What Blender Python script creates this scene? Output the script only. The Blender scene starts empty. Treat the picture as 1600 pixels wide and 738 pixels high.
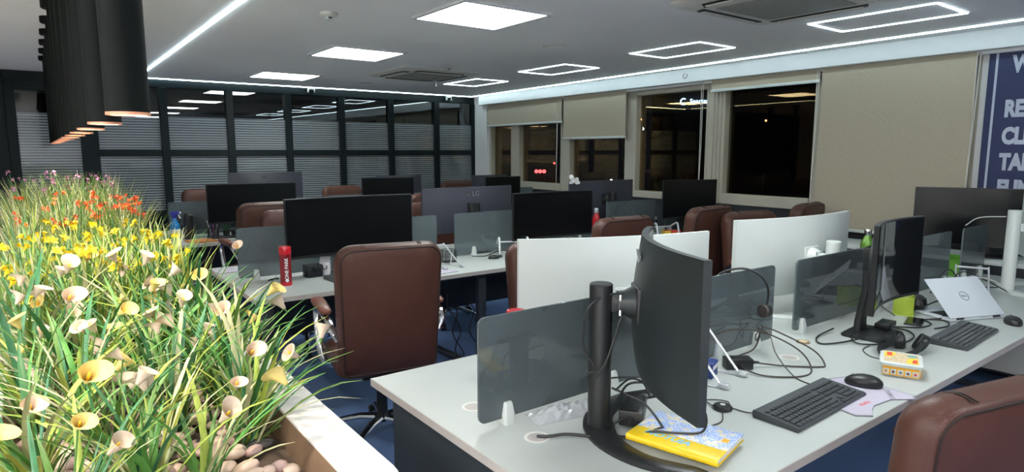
import bpy, bmesh, math, random
from mathutils import Vector, Matrix
random.seed(7)
PI = math.pi
R = math.radians
sc = bpy.context.scene
COL = sc.collection

# ------------------------------------------------------------------ camera
cam_d = bpy.data.cameras.new('camera')
cam = bpy.data.objects.new('camera', cam_d)
COL.objects.link(cam)
cam_d.sensor_width = 36.0
cam_d.lens = 36.0 * 987.0 / 1600.0
cam_d.clip_start = 0.03
cam_d.clip_end = 300
cam.location = (0, 0, 1.55)
cam.rotation_euler = (R(90 - 7.617), 0, R(-36.8))
sc.camera = cam

# ------------------------------------------------------------------ world, exposure
w = bpy.data.worlds.new('night')
sc.world = w
w.use_nodes = True
w.node_tree.nodes['Background'].inputs['Color'].default_value = (0.006, 0.007, 0.011, 1)
w.node_tree.nodes['Background'].inputs['Strength'].default_value = 0.6
vs = sc.view_settings
vs.view_transform = 'Standard'
vs.look = 'None'
vs.exposure = 1.10
vs.gamma = 1.0
vs.use_curve_mapping = False
PANEL_L = 10.5      # radiance of the square ceiling panels
STRIP_L = 7.0       # radiance of the LED lines
SPOT_W = 10.0       # each tube pendant

ZC = 2.40           # ceiling height
ZD = 0.75           # desk top height

# ------------------------------------------------------------------ materials
MATS = {}
def mat(name, col, rough=0.5, metal=0.0, var=0.06, vscale=8.0, bump=0.0, bscale=60.0, emit=0.0, ecol=None,
        coat=0.0, spec=0.5, sheen=0.0, trans=0.0, sss=0.0, rnd=0.0):
    m = bpy.data.materials.new(name)
    m.use_nodes = True
    nt = m.node_tree
    b = nt.nodes['Principled BSDF']
    b.inputs['Roughness'].default_value = rough
    b.inputs['Metallic'].default_value = metal
    b.inputs['Specular IOR Level'].default_value = spec
    b.inputs['Coat Weight'].default_value = coat
    b.inputs['Sheen Weight'].default_value = sheen
    b.inputs['Transmission Weight'].default_value = trans
    if sss:
        b.inputs['Subsurface Weight'].default_value = sss
        b.inputs['Subsurface Scale'].default_value = 0.01
    tc = nt.nodes.new('ShaderNodeTexCoord')
    no = nt.nodes.new('ShaderNodeTexNoise')
    no.inputs['Scale'].default_value = vscale
    no.inputs['Detail'].default_value = 3
    nt.links.new(tc.outputs['Object'], no.inputs['Vector'])
    mr = nt.nodes.new('ShaderNodeMapRange')
    mr.inputs['From Min'].default_value = 0.25
    mr.inputs['From Max'].default_value = 0.75
    mr.inputs['To Min'].default_value = 1 - var
    mr.inputs['To Max'].default_value = 1 + var
    nt.links.new(no.outputs['Fac'], mr.inputs['Value'])
    mx = nt.nodes.new('ShaderNodeMix')
    mx.data_type = 'RGBA'
    mx.blend_type = 'MULTIPLY'
    mx.inputs[0].default_value = 1.0
    mx.inputs[6].default_value = (*col, 1)
    nt.links.new(mr.outputs['Result'], mx.inputs[7])
    out = mx.outputs[2]
    if rnd:
        oi = nt.nodes.new('ShaderNodeObjectInfo')
        hs = nt.nodes.new('ShaderNodeHueSaturation')
        m1 = nt.nodes.new('ShaderNodeMapRange')
        m1.inputs['To Min'].default_value = 0.5 - 0.06 * rnd
        m1.inputs['To Max'].default_value = 0.5 + 0.06 * rnd
        m2 = nt.nodes.new('ShaderNodeMapRange')
        m2.inputs['To Min'].default_value = 1 - 0.45 * rnd
        m2.inputs['To Max'].default_value = 1 + 0.45 * rnd
        nt.links.new(oi.outputs['Random'], m1.inputs['Value'])
        nt.links.new(oi.outputs['Random'], m2.inputs['Value'])
        nt.links.new(m1.outputs['Result'], hs.inputs['Hue'])
        nt.links.new(m2.outputs['Result'], hs.inputs['Value'])
        nt.links.new(out, hs.inputs['Color'])
        out = hs.outputs['Color']
    nt.links.new(out, b.inputs['Base Color'])
    if bump:
        n2 = nt.nodes.new('ShaderNodeTexNoise')
        n2.inputs['Scale'].default_value = bscale
        n2.inputs['Detail'].default_value = 4
        nt.links.new(tc.outputs['Object'], n2.inputs['Vector'])
        bp = nt.nodes.new('ShaderNodeBump')
        bp.inputs['Strength'].default_value = bump
        bp.inputs['Distance'].default_value = 0.004
        nt.links.new(n2.outputs['Fac'], bp.inputs['Height'])
        nt.links.new(bp.outputs['Normal'], b.inputs['Normal'])
    if emit:
        b.inputs['Emission Color'].default_value = (*(ecol or col), 1)
        b.inputs['Emission Strength'].default_value = emit
    MATS[name] = m
    return m

mat('ceiling', (0.92, 0.915, 0.93), 0.85, var=0.02, vscale=2)
mat('plaster', (0.80, 0.80, 0.79), 0.8, var=0.03, vscale=3)
mat('valance', (0.66, 0.68, 0.69), 0.6, var=0.03, vscale=3)
mat('dark_wall', (0.018, 0.022, 0.026), 0.6)
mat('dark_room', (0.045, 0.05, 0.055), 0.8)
mat('carpet', (0.080, 0.145, 0.30), 0.95, var=0.35, vscale=180, bump=0.6, bscale=400)
mat('lobby_bounce_tile', (0.72, 0.71, 0.70), 0.35, var=0.05, vscale=3)  # pale so the added lobby floor bounces light to the ceiling
mat('desk_white', (0.44, 0.475, 0.457), 0.38, var=0.015, vscale=4)
mat('edge_band', (0.42, 0.39, 0.37), 0.5, var=0.04)
mat('navy_panel', (0.020, 0.028, 0.036), 0.45)
mat('charcoal', (0.028, 0.034, 0.045), 0.4, var=0.05)
mat('leather', (0.080, 0.0325, 0.0225), 0.42, spec=0.35, var=0.10, vscale=9, bump=0.18, bscale=260, rnd=0.12)
mat('leather_pad', (0.20, 0.07, 0.045), 0.35, var=0.08, bump=0.12, bscale=260)
mat('stitch', (0.022, 0.010, 0.008), 0.6)
mat('black_plastic', (0.012, 0.013, 0.014), 0.38, var=0.1)
mat('black_matte', (0.016, 0.018, 0.019), 0.6, var=0.1)
mat('key_black', (0.036, 0.040, 0.045), 0.45, var=0.05)
mat('kb_body', (0.048, 0.054, 0.060), 0.42, var=0.05)
mat('monitor_grey', (0.014, 0.019, 0.0205), 0.42, var=0.06, bump=0.05, bscale=300)
mat('monitor_slate', (0.048, 0.050, 0.068), 0.36, var=0.05)
mat('screen', (0.004, 0.005, 0.006), 0.22, spec=0.35, var=0.02)
mat('screen_gloss', (0.004, 0.005, 0.006), 0.06, spec=0.7, var=0.02)
mat('white_plastic', (0.60, 0.645, 0.625), 0.35, var=0.02)
mat('offwhite', (0.66, 0.66, 0.62), 0.5, var=0.04)
mat('chrome', (0.75, 0.76, 0.78), 0.14, 1.0, var=0.03)
mat('silver', (0.66, 0.69, 0.72), 0.35, 0.55, var=0.03)
mat('laptop_silver', (0.62, 0.67, 0.72), 0.42, 0.10, var=0.02)
mat('logo_grey', (0.16, 0.17, 0.18), 0.3, 0.6)
mat('logo_light', (0.32, 0.33, 0.34), 0.35, 0.4)
mat('frame_dark', (0.006, 0.012, 0.014), 0.5, spec=0.2)
mat('beige_frame', (0.47, 0.44, 0.36), 0.5, var=0.04)
mat('cord_white', (0.66, 0.64, 0.58), 0.6)
mat('banner', (0.022, 0.032, 0.105), 0.55, var=0.04)
mat('banner_text', (0.50, 0.54, 0.66), 0.5, var=0.02)
mat('lamp_black', (0.004, 0.0055, 0.005), 0.65, spec=0.12)
mat('lamp_inner', (0.75, 0.33, 0.20), 0.35, 0.3)
mat('panel_light', (1, 1, 1), 0.5, emit=PANEL_L, ecol=(0.95, 1.0, 0.985))
mat('strip_light', (1, 1, 1), 0.5, emit=STRIP_L, ecol=(0.74, 0.95, 1.0))
mat('added_lobby_light', (1, 1, 1), 0.5, emit=24.0, ecol=(1.0, 0.98, 0.96))  # emitter of the unseen panels added to raise the bounce light
mat('panel_rim', (0.70, 0.70, 0.72), 0.5)
mat('ac_white', (0.66, 0.645, 0.60), 0.5, var=0.04)
mat('ac_grille', (0.30, 0.30, 0.275), 0.6, var=0.1, vscale=40)
mat('planter_white', (0.72, 0.69, 0.66), 0.45, var=0.02)
mat('planter_liner', (0.16, 0.10, 0.06), 0.6, var=0.3, vscale=6)
mat('soil', (0.10, 0.07, 0.05), 0.9, var=0.3, vscale=30)
mat('pebble', (0.62, 0.46, 0.38), 0.5, var=0.12, vscale=25, rnd=0.5)
mat('pebble_dark', (0.05, 0.045, 0.045), 0.4, var=0.2, vscale=25)
mat('leaf_green', (0.11, 0.26, 0.050), 0.45, var=0.25, vscale=14, rnd=0.5)
mat('leaf_lime', (0.34, 0.42, 0.07), 0.45, var=0.25, vscale=14, rnd=0.35)
mat('leaf_sage', (0.45, 0.46, 0.26), 0.5, var=0.25, vscale=14, rnd=0.35)
mat('leaf_deep', (0.04, 0.17, 0.06), 0.45, var=0.25, vscale=14, rnd=0.4)
mat('stem_green', (0.10, 0.22, 0.05), 0.5)
mat('petal_cream', (0.60, 0.47, 0.36), 0.55, var=0.08, vscale=20)
mat('petal_butter', (0.74, 0.58, 0.20), 0.55, var=0.10, vscale=20)
mat('petal_yellow', (0.86, 0.66, 0.02), 0.5, var=0.15, vscale=30)
mat('petal_red', (0.80, 0.105, 0.03), 0.5, var=0.2, vscale=30)
mat('petal_orange', (0.85, 0.22, 0.03), 0.5, var=0.2, vscale=30)
mat('petal_purple', (0.42, 0.16, 0.42), 0.5, var=0.25, vscale=30)
mat('petal_pink', (0.62, 0.25, 0.34), 0.5, var=0.2, vscale=30)
mat('spadix', (0.85, 0.52, 0.04), 0.5)
mat('red_gloss', (0.55, 0.012, 0.025), 0.18, coat=0.3, var=0.08)
mat('red_dark', (0.22, 0.008, 0.014), 0.25, coat=0.3, var=0.08)
mat('green_gloss', (0.13, 0.30, 0.035), 0.25, 0.3, coat=0.3)
mat('green_bin', (0.10, 0.32, 0.02), 0.5)
mat('lime_mesh', (0.36, 0.48, 0.04), 0.5)
mat('yellow_cover', (0.80, 0.55, 0.01), 0.4, var=0.03)
mat('paper', (0.72, 0.72, 0.74), 0.7, var=0.03, vscale=60)
mat('lilac', (0.46, 0.43, 0.52), 0.75, var=0.03)
mat('sky_letter', (0.18, 0.48, 0.70), 0.5)
mat('red_print', (0.70, 0.06, 0.05), 0.6)
mat('grey_print', (0.22, 0.21, 0.24), 0.6)
mat('orange_label', (0.85, 0.42, 0.03), 0.45, var=0.05)
mat('yellow_label', (0.86, 0.62, 0.06), 0.45, var=0.06)
mat('tan_label', (0.60, 0.47, 0.30), 0.55, var=0.35, vscale=120)
mat('teal_label', (0.16, 0.36, 0.34), 0.5)
mat('fruit_dark', (0.17, 0.06, 0.05), 0.5)
mat('fruit_orange', (0.60, 0.25, 0.05), 0.5)
mat('blue_plastic', (0.012, 0.022, 0.30), 0.3)
mat('blue_box', (0.02, 0.045, 0.20), 0.5)
mat('blue_sphere', (0.012, 0.02, 0.10), 0.3, coat=0.2)
mat('cyan_liquid', (0.02, 0.22, 0.55), 0.12, coat=0.4)
mat('dark_bottle', (0.012, 0.014, 0.016), 0.35)
mat('orange_folder', (0.62, 0.22, 0.06), 0.6)
mat('pink_note', (0.75, 0.10, 0.35), 0.6)
mat('mint', (0.35, 0.52, 0.50), 0.4)
mat('cable_black', (0.012, 0.012, 0.013), 0.45)
mat('cable_brown', (0.055, 0.045, 0.040), 0.5)
mat('cable_white', (0.55, 0.55, 0.52), 0.5)
mat('coin', (0.23, 0.17, 0.10), 0.6, var=0.3, vscale=90)
mat('lens_red', (0.9, 0.03, 0.03), 0.4, emit=8, ecol=(1, 0.05, 0.06))
mat('lens_white', (0.9, 0.95, 1), 0.4, emit=8, ecol=(0.8, 0.93, 1))
mat('lens_orange', (0.9, 0.4, 0.1), 0.4, emit=5, ecol=(1, 0.33, 0.10))
mat('sign_glow', (0.7, 0.8, 1), 0.4, emit=2.2, ecol=(0.50, 0.72, 1))
mat('night_facade', (0.02, 0.02, 0.022), 0.8)

def nodes_mat(name):
    m = bpy.data.materials.new(name)
    m.use_nodes = True
    nt = m.node_tree
    nt.nodes.clear()
    o = nt.nodes.new('ShaderNodeOutputMaterial')
    MATS[name] = m
    return m, nt, o

def glass_mat(name, tint, gloss, ior=1.5, rough=0.0, boost=1.0):
    m, nt, o = nodes_mat(name)
    t = nt.nodes.new('ShaderNodeBsdfTransparent'); t.inputs[0].default_value = (*tint, 1)
    g = nt.nodes.new('ShaderNodeBsdfGlossy'); g.inputs[0].default_value = (*gloss, 1)
    g.inputs['Roughness'].default_value = rough
    f = nt.nodes.new('ShaderNodeFresnel'); f.inputs[0].default_value = ior
    ml = nt.nodes.new('ShaderNodeMath'); ml.operation = 'MULTIPLY'; ml.inputs[1].default_value = boost; ml.use_clamp = True
    nt.links.new(f.outputs[0], ml.inputs[0])
    x = nt.nodes.new('ShaderNodeMixShader')
    nt.links.new(ml.outputs[0], x.inputs[0]); nt.links.new(t.outputs[0], x.inputs[1]); nt.links.new(g.outputs[0], x.inputs[2])
    nt.links.new(x.outputs[0], o.inputs[0])
    return m
glass_mat('window_glass', (0.72, 0.74, 0.72), (1.0, 0.70, 0.36), 1.5, 0.0, 0.42)
glass_mat('clear_plastic', (0.90, 0.92, 0.93), (1, 1, 1), 1.45, 0.05, 1.6)

def smoked_mat(name, dif, clear, rough):
    m, nt, o = nodes_mat(name)
    t = nt.nodes.new('ShaderNodeBsdfTransparent'); t.inputs[0].default_value = (0.62, 0.68, 0.70, 1)
    d = nt.nodes.new('ShaderNodeBsdfDiffuse'); d.inputs[0].default_value = (*dif, 1)
    g = nt.nodes.new('ShaderNodeBsdfGlossy'); g.inputs['Roughness'].default_value = rough
    tc = nt.nodes.new('ShaderNodeTexCoord')
    no = nt.nodes.new('ShaderNodeTexNoise'); no.inputs['Scale'].default_value = 3
    nt.links.new(tc.outputs['Object'], no.inputs['Vector'])
    mr = nt.nodes.new('ShaderNodeMapRange'); mr.inputs['To Min'].default_value = clear - 0.05; mr.inputs['To Max'].default_value = clear + 0.05
    nt.links.new(no.outputs['Fac'], mr.inputs['Value'])
    a = nt.nodes.new('ShaderNodeMixShader')
    nt.links.new(mr.outputs['Result'], a.inputs[0])
    nt.links.new(d.outputs[0], a.inputs[1]); nt.links.new(t.outputs[0], a.inputs[2])
    f = nt.nodes.new('ShaderNodeFresnel'); f.inputs[0].default_value = 1.6
    x = nt.nodes.new('ShaderNodeMixShader')
    nt.links.new(f.outputs[0], x.inputs[0]); nt.links.new(a.outputs[0], x.inputs[1]); nt.links.new(g.outputs[0], x.inputs[2])
    nt.links.new(x.outputs[0], o.inputs[0])
smoked_mat('bag_sheet', (0.75, 0.78, 0.80), 0.50, 0.15)
smoked_mat('divider_glass', (0.165, 0.205, 0.220), 0.42, 0.03)

def partition_mat():
    m, nt, o = nodes_mat('partition_glass')
    L = nt.links.new
    N = nt.nodes.new
    geo = N('ShaderNodeTexCoord')
    sp = N('ShaderNodeSeparateXYZ'); L(geo.outputs['Object'], sp.inputs[0])
    def math_(op, a, b=None):
        n = N('ShaderNodeMath'); n.operation = op
        if isinstance(a, (int, float)): n.inputs[0].default_value = a
        else: L(a, n.inputs[0])
        if b is not None:
            if isinstance(b, (int, float)): n.inputs[1].default_value = b
            else: L(b, n.inputs[1])
        return n.outputs[0]
    z = sp.outputs['Z']
    fr = math_('FRACT', math_('MULTIPLY', z, 1 / 0.030))
    st = math_('GREATER_THAN', fr, 0.30)
    low = math_('LESS_THAN', z, 1.965)
    film = math_('MULTIPLY', st, low)
    film = math_('MULTIPLY', film, 0.86)
    t = N('ShaderNodeBsdfTransparent'); t.inputs[0].default_value = (0.50, 0.53, 0.55, 1)
    d = N('ShaderNodeBsdfDiffuse'); d.inputs[0].default_value = (0.30, 0.345, 0.37, 1)
    a = N('ShaderNodeMixShader'); L(film, a.inputs[0]); L(t.outputs[0], a.inputs[1]); L(d.outputs[0], a.inputs[2])
    g = N('ShaderNodeBsdfGlossy'); g.inputs['Roughness'].default_value = 0.0
    f = N('ShaderNodeFresnel'); f.inputs[0].default_value = 1.85
    x = N('ShaderNodeMixShader'); L(f.outputs[0], x.inputs[0]); L(a.outputs[0], x.inputs[1]); L(g.outputs[0], x.inputs[2])
    L(x.outputs[0], o.inputs[0])
partition_mat()

def blind_mat():
    m, nt, o = nodes_mat('blind_fabric')
    L = nt.links.new; N = nt.nodes.new
    tc = N('ShaderNodeTexCoord')
    b = N('ShaderNodeBsdfPrincipled'); b.inputs['Roughness'].default_value = 0.9
    cols = []
    for sx, sz in ((40, 320), (320, 40)):
        mp = N('ShaderNodeMapping'); mp.inputs['Scale'].default_value = (sx, 1, sz)
        L(tc.outputs['Object'], mp.inputs['Vector'])
        no = N('ShaderNodeTexNoise'); no.inputs['Scale'].default_value = 1; no.inputs['Detail'].default_value = 3
        L(mp.outputs[0], no.inputs['Vector'])
        cols.append(no.outputs['Fac'])
    ad = N('ShaderNodeMath'); ad.operation = 'ADD'; L(cols[0], ad.inputs[0]); L(cols[1], ad.inputs[1])
    cr = N('ShaderNodeValToRGB')
    cr.color_ramp.elements[0].position = 0.70; cr.color_ramp.elements[0].color = (0.36, 0.314, 0.232, 1)
    cr.color_ramp.elements[1].position = 1.0; cr.color_ramp.elements[1].color = (0.455, 0.402, 0.307, 1)
    L(ad.outputs[0], cr.inputs[0]); L(cr.outputs[0], b.inputs['Base Color'])
    bp = N('ShaderNodeBump'); bp.inputs['Strength'].default_value = 0.25; bp.inputs['Distance'].default_value = 0.002
    L(ad.outputs[0], bp.inputs['Height']); L(bp.outputs[0], b.inputs['Normal'])
    L(b.outputs[0], o.inputs[0])
blind_mat()

def floral_mat():
    m, nt, o = nodes_mat('floral_print')
    L = nt.links.new; N = nt.nodes.new
    tc = N('ShaderNodeTexCoord')
    b = N('ShaderNodeBsdfPrincipled'); b.inputs['Roughness'].default_value = 0.45
    v = N('ShaderNodeTexVoronoi'); v.inputs['Scale'].default_value = 62
    v.inputs['Randomness'].default_value = 0.55
    L(tc.outputs['Object'], v.inputs['Vector'])
    n2 = N('ShaderNodeTexVoronoi'); n2.inputs['Scale'].default_value = 230
    L(tc.outputs['Object'], n2.inputs['Vector'])
    sep = N('ShaderNodeSeparateColor'); L(v.outputs['Color'], sep.inputs[0])
    cr = N('ShaderNodeValToRGB'); cr.color_ramp.interpolation = 'CONSTANT'
    e = cr.color_ramp.elements
    e[0].position = 0; e[0].color = (0.12, 0.27, 0.68, 1)
    e[1].position = 0.62; e[1].color = (0.75, 0.55, 0.12, 1)
    L(sep.outputs[0], cr.inputs[0])
    c2 = N('ShaderNodeValToRGB')
    c2.color_ramp.elements[0].position = 0.30; c2.color_ramp.elements[0].color = (1, 1, 1, 1)
    c2.color_ramp.elements[1].position = 0.62; c2.color_ramp.elements[1].color = (0, 0, 0, 1)
    mu = N('ShaderNodeMath'); mu.operation = 'MULTIPLY'; mu.inputs[1].default_value = 1.0
    L(n2.outputs['Distance'], mu.inputs[0]); L(mu.outputs[0], c2.inputs[0])
    mx = N('ShaderNodeMix'); mx.data_type = 'RGBA'
    L(c2.outputs[0], mx.inputs[0]); mx.inputs[6].default_value = (0.56, 0.63, 0.75, 1); L(cr.outputs[0], mx.inputs[7])
    L(mx.outputs[2], b.inputs['Base Color'])
    L(b.outputs[0], o.inputs[0])
floral_mat()

# ------------------------------------------------------------------ mesh helpers
class MB:
    def __init__(s):
        s.v = []; s.f = []; s.m = []
    def add(s, vs_, fs, M=None, mi=0):
        n = len(s.v)
        s.v += [tuple((M @ Vector(p)) if M else p) for p in vs_]
        s.f += [tuple(i + n for i in f) for f in fs]
        s.m += [mi] * len(fs)
        return s
    def box(s, x0, x1, y0, y1, z0, z1, M=None, mi=0):
        return s.add([(x0, y0, z0), (x1, y0, z0), (x1, y1, z0), (x0, y1, z0), (x0, y0, z1), (x1, y0, z1), (x1, y1, z1), (x0, y1, z1)],
                     [(0, 3, 2, 1), (4, 5, 6, 7), (0, 1, 5, 4), (1, 2, 6, 5), (2, 3, 7, 6), (3, 0, 4, 7)], M, mi)
    def loft(s, rings, caps=(True, True), M=None, mi=0, closed=True):
        n = len(rings[0]); vs_ = [p for r in rings for p in r]; fs = []
        for k in range(len(rings) - 1):
            for i in range(n if closed else n - 1):
                j = (i + 1) % n
                fs.append((k * n + i, k * n + j, (k + 1) * n + j, (k + 1) * n + i))
        if caps[0]: fs.append(tuple(range(n - 1, -1, -1)))
        if caps[1]: fs.append(tuple(range((len(rings) - 1) * n, len(rings) * n)))
        return s.add(vs_, fs, M, mi)
    def prism(s, poly, z0, z1, M=None, mi=0):
        return s.loft([[(x, y, z0) for x, y in poly], [(x, y, z1) for x, y in poly]], (True, True), M, mi)
    def lathe(s, prof, seg=20, M=None, mi=0, caps=(True, True)):
        rings = [[(r * math.cos(2 * PI * i / seg), r * math.sin(2 * PI * i / seg), z) for i in range(seg)] for r, z in prof]
        return s.loft(rings, caps, M, mi)
    def tube(s, pts, r, seg=8, M=None, mi=0, closed=False, flat=1.0):
        pts = [Vector(p) for p in pts]; n = len(pts); rings = []
        up = Vector((0, 0, 1))
        prev = None
        for i in range(n):
            a = pts[i - 1] if (i > 0 or closed) else pts[0]
            b = pts[(i + 1) % n] if (i < n - 1 or closed) else pts[-1]
            t = (b - a)
            if t.length < 1e-9: t = Vector((1, 0, 0))
            t.normalize()
            if prev is None:
                u = t.cross(up) if abs(t.dot(up)) < 0.95 else t.cross(Vector((1, 0, 0)))
            else:
                u = prev - t * prev.dot(t)
            u.normalize(); prev = u
            v = t.cross(u)
            rr = r[i] if isinstance(r, (list, tuple)) else r
            rings.append([tuple(pts[i] + (u * math.cos(2 * PI * k / seg) + v * math.sin(2 * PI * k / seg) * flat) * rr) for k in range(seg)])
        if closed: rings.append(rings[0]); return s.loft(rings, (False, False), M, mi)
        return s.loft(rings, (True, True), M, mi)
    def mesh(s, name, mats, bevel=0.0, bseg=2, smooth=None):
        me = bpy.data.meshes.new(name)
        me.from_pydata(s.v, [], s.f)
        ml = mats if isinstance(mats, (list, tuple)) else [mats]
        for k in ml: me.materials.append(MATS[k])
        if len(ml) > 1: me.polygons.foreach_set('material_index', s.m)
        bm = bmesh.new(); bm.from_mesh(me)
        bmesh.ops.recalc_face_normals(bm, faces=bm.faces)
        if bevel:
            es = [e for e in bm.edges if len(e.link_faces) == 2 and e.calc_face_angle(0) > 0.5]
            bmesh.ops.bevel(bm, geom=es, offset=bevel, segments=bseg, profile=0.5, affect='EDGES', clamp_overlap=True)
        bm.to_mesh(me); bm.free()
        if smooth is None: smooth = R(35)
        if smooth:
            for p in me.polygons: p.use_smooth = True
            me.set_sharp_from_angle(angle=smooth)
        me.update()
        return me
    def obj(s, name, mats, parent=None, loc=None, rotz=None, bevel=0.0, bseg=2, smooth=None):
        return place(name, s.mesh(name, mats, bevel, bseg, smooth), parent, loc, rotz)

def place(name, me, parent=None, loc=None, rotz=None, rot=None):
    o = bpy.data.objects.new(name, me)
    COL.objects.link(o)
    if parent: o.parent = parent
    if loc: o.location = loc
    if rotz is not None: o.rotation_euler = (0, 0, rotz)
    if rot: o.rotation_euler = rot
    return o
def tag(o, label, cat, group=None):
    o['label'] = label; o['category'] = cat
    if group: o['group'] = group
    return o
def thing(name, label, cat, loc=(0, 0, 0), rotz=0, group=None):
    o = place(name, None, None, loc, rotz)
    return tag(o, label, cat, group)
def struct(o):
    o['kind'] = 'structure'
    return o
def text(name, body, size, m, parent, loc, rot, extrude=0.0008, offset=0.0, align='CENTER', shear=0.0, sx=1.0):
    c = bpy.data.curves.new(name, 'FONT')
    c.body = body; c.size = size; c.extrude = extrude; c.offset = offset; c.align_x = align; c.align_y = 'CENTER'; c.shear = shear
    c.resolution_u = 3
    c.materials.append(MATS[m])
    o = place(name, c, parent, loc, None, rot)
    o.scale = (sx, 1, 1)
    return o
def rrect(hw, hh, r, n=5):
    pts = []
    for cx, cy, a0 in ((hw - r, hh - r, 0), (-hw + r, hh - r, PI / 2), (-hw + r, -hh + r, PI), (hw - r, -hh + r, 1.5 * PI)):
        for k in range(n + 1):
            a = a0 + PI / 2 * k / n
            pts.append((cx + r * math.cos(a), cy + r * math.sin(a)))
    return pts
def T(x=0, y=0, z=0): return Matrix.Translation((x, y, z))
def RZ(a): return Matrix.Rotation(a, 4, 'Z')
def RX(a): return Matrix.Rotation(a, 4, 'X')
def RY(a): return Matrix.Rotation(a, 4, 'Y')
def bez(pts, n=6):
    """Catmull-Rom through pts."""
    P = [Vector(p) for p in pts]; out = []
    P = [P[0] * 2 - P[1]] + P + [P[-1] * 2 - P[-2]]
    for i in range(1, len(P) - 2):
        for k in range(n):
            t = k / n
            a, b, c, d = P[i - 1], P[i], P[i + 1], P[i + 2]
            out.append(0.5 * ((2 * b) + (c - a) * t + (2 * a - 5 * b + 4 * c - d) * t * t + (3 * b - a - 3 * c + d) * t ** 3))
    out.append(P[-2])
    return out
def arc(c, r, a0, a1, n=12, z=0.0):
    return [(c[0] + r * math.cos(a0 + (a1 - a0) * k / n), c[1] + r * math.sin(a0 + (a1 - a0) * k / n), z) for k in range(n + 1)]

# ------------------------------------------------------------------ room shell
struct(MB().box(-0.3, 6.3, -3.7, 12.2, -0.1, 0.0).obj('floor', 'carpet', smooth=0))
struct(MB().box(-3.2, -0.3, -3.7, 12.2, -0.1, 0.0).obj('floor_added_lobby', 'lobby_bounce_tile', smooth=0))  # unseen pale floor, added to throw light up at the ceiling
struct(MB().box(-3.2, 6.3, -3.7, 12.2, ZC, ZC + 0.12).obj('ceiling', 'ceiling', smooth=0))
struct(MB().box(-3.2, -3.0, -3.7, 12.2, 0, ZC).obj('wall_left', 'plaster', smooth=0))
struct(MB().box(-3.0, 6.2, -3.7, -3.5, 0, ZC).obj('wall_back', 'plaster', smooth=0))

# glass partition (far wall)
YG = 8.60
wf = struct(place('wall_far', None))
def wpart(name, m, x0, x1, y0, y1, z0, z1, bevel=0.004):
    return MB().box(x0, x1, y0, y1, z0, z1).obj(name, m, wf, bevel=bevel, bseg=1, smooth=0)
MX = [0.50, 1.255, 1.995, 2.72, 3.455, 4.205, 4.97, 5.66]
wpart('header_rail', 'frame_dark', -0.22, 5.72, YG - 0.03, YG + 0.06, 2.30, ZC)
wpart('solid_panel', 'frame_dark', -3.0, -0.22, YG - 0.03, YG + 0.06, 0, ZC)
for i, x in enumerate(MX):
    hw = 0.085 if i == 0 else 0.042
    wpart('mullion', 'frame_dark', x - hw, x + hw, YG - 0.045, YG + 0.06, 0.0, 2.30)
for i in range(len(MX) - 1):
    a = MX[i] + (0.085 if i == 0 else 0.042); b = MX[i + 1] - 0.042
    wpart('middle_rail', 'frame_dark', a, b, YG - 0.04, YG + 0.06, 1.495, 1.575)
    wpart('kick_panel', 'frame_dark', a, b, YG - 0.02, YG + 0.06, 0.0, 0.84)
    wpart('pane', 'partition_glass', a, b, YG + 0.005, YG + 0.013, 1.575, 2.30, 0)
    wpart('pane', 'partition_glass', a, b, YG + 0.005, YG + 0.013, 0.84, 1.495, 0)
d1 = struct(place('door_1', None))
for x0, x1, z0, z1 in ((-0.22, -0.13, 0, 2.30), (-0.13, 0.415, 2.20, 2.30), (-0.13, 0.415, 0, 0.12)):
    MB().box(x0, x1, YG - 0.03, YG + 0.05, z0, z1).obj('door_frame', 'frame_dark', d1, bevel=0.004, bseg=1, smooth=0)
MB().box(-0.13, 0.415, YG + 0.005, YG + 0.015, 0.12, 2.20).obj('pane', 'partition_glass', d1, smooth=0)
MB().tube([(0.36, YG - 0.06, 0.95), (0.36, YG - 0.06, 1.35)], 0.012).box(0.352, 0.368, YG - 0.06, YG + 0.004, 0.98, 1.0).box(0.352, 0.368, YG - 0.06, YG + 0.004, 1.3, 1.32).obj('pull_handle', 'chrome', d1)
# dim room behind the partition
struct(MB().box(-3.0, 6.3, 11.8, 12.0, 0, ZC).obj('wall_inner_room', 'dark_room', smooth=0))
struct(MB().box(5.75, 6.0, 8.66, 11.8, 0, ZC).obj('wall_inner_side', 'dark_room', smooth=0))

# window wall: local x runs from the corner towards the viewer, local y points outdoors
AW = R(1.5)
WL = (5.6, 8.6, 0); WR = -(PI / 2 + AW)
def wobj(mb, name, m, parent=None, **k):
    return mb.obj(name, m, parent, None if parent else WL, None if parent else WR, **k)
struct(wobj(MB().box(-0.1, 12.3, 0.12, 0.30, 0, 1.02), 'wall_right_lower', 'dark_wall', smooth=0))
struct(wobj(MB().box(-0.1, 12.3, 0.06, 0.30, 2.24, ZC), 'wall_right_upper', 'plaster', smooth=0))
struct(wobj(MB().box(6.88, 12.3, 0.12, 0.30, 1.02, 2.24), 'wall_right_end', 'plaster', smooth=0))
struct(wobj(MB().box(0.27, 12.3, -0.012, 0.06, 2.262, ZC), 'trim_1', 'valance', bevel=0.006, smooth=0))
struct(wobj(MB().box(-0.05, 0.385, 0.06, 0.32, 0, ZC), 'wall_right_pillar', 'plaster', bevel=0.004, smooth=0))

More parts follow.
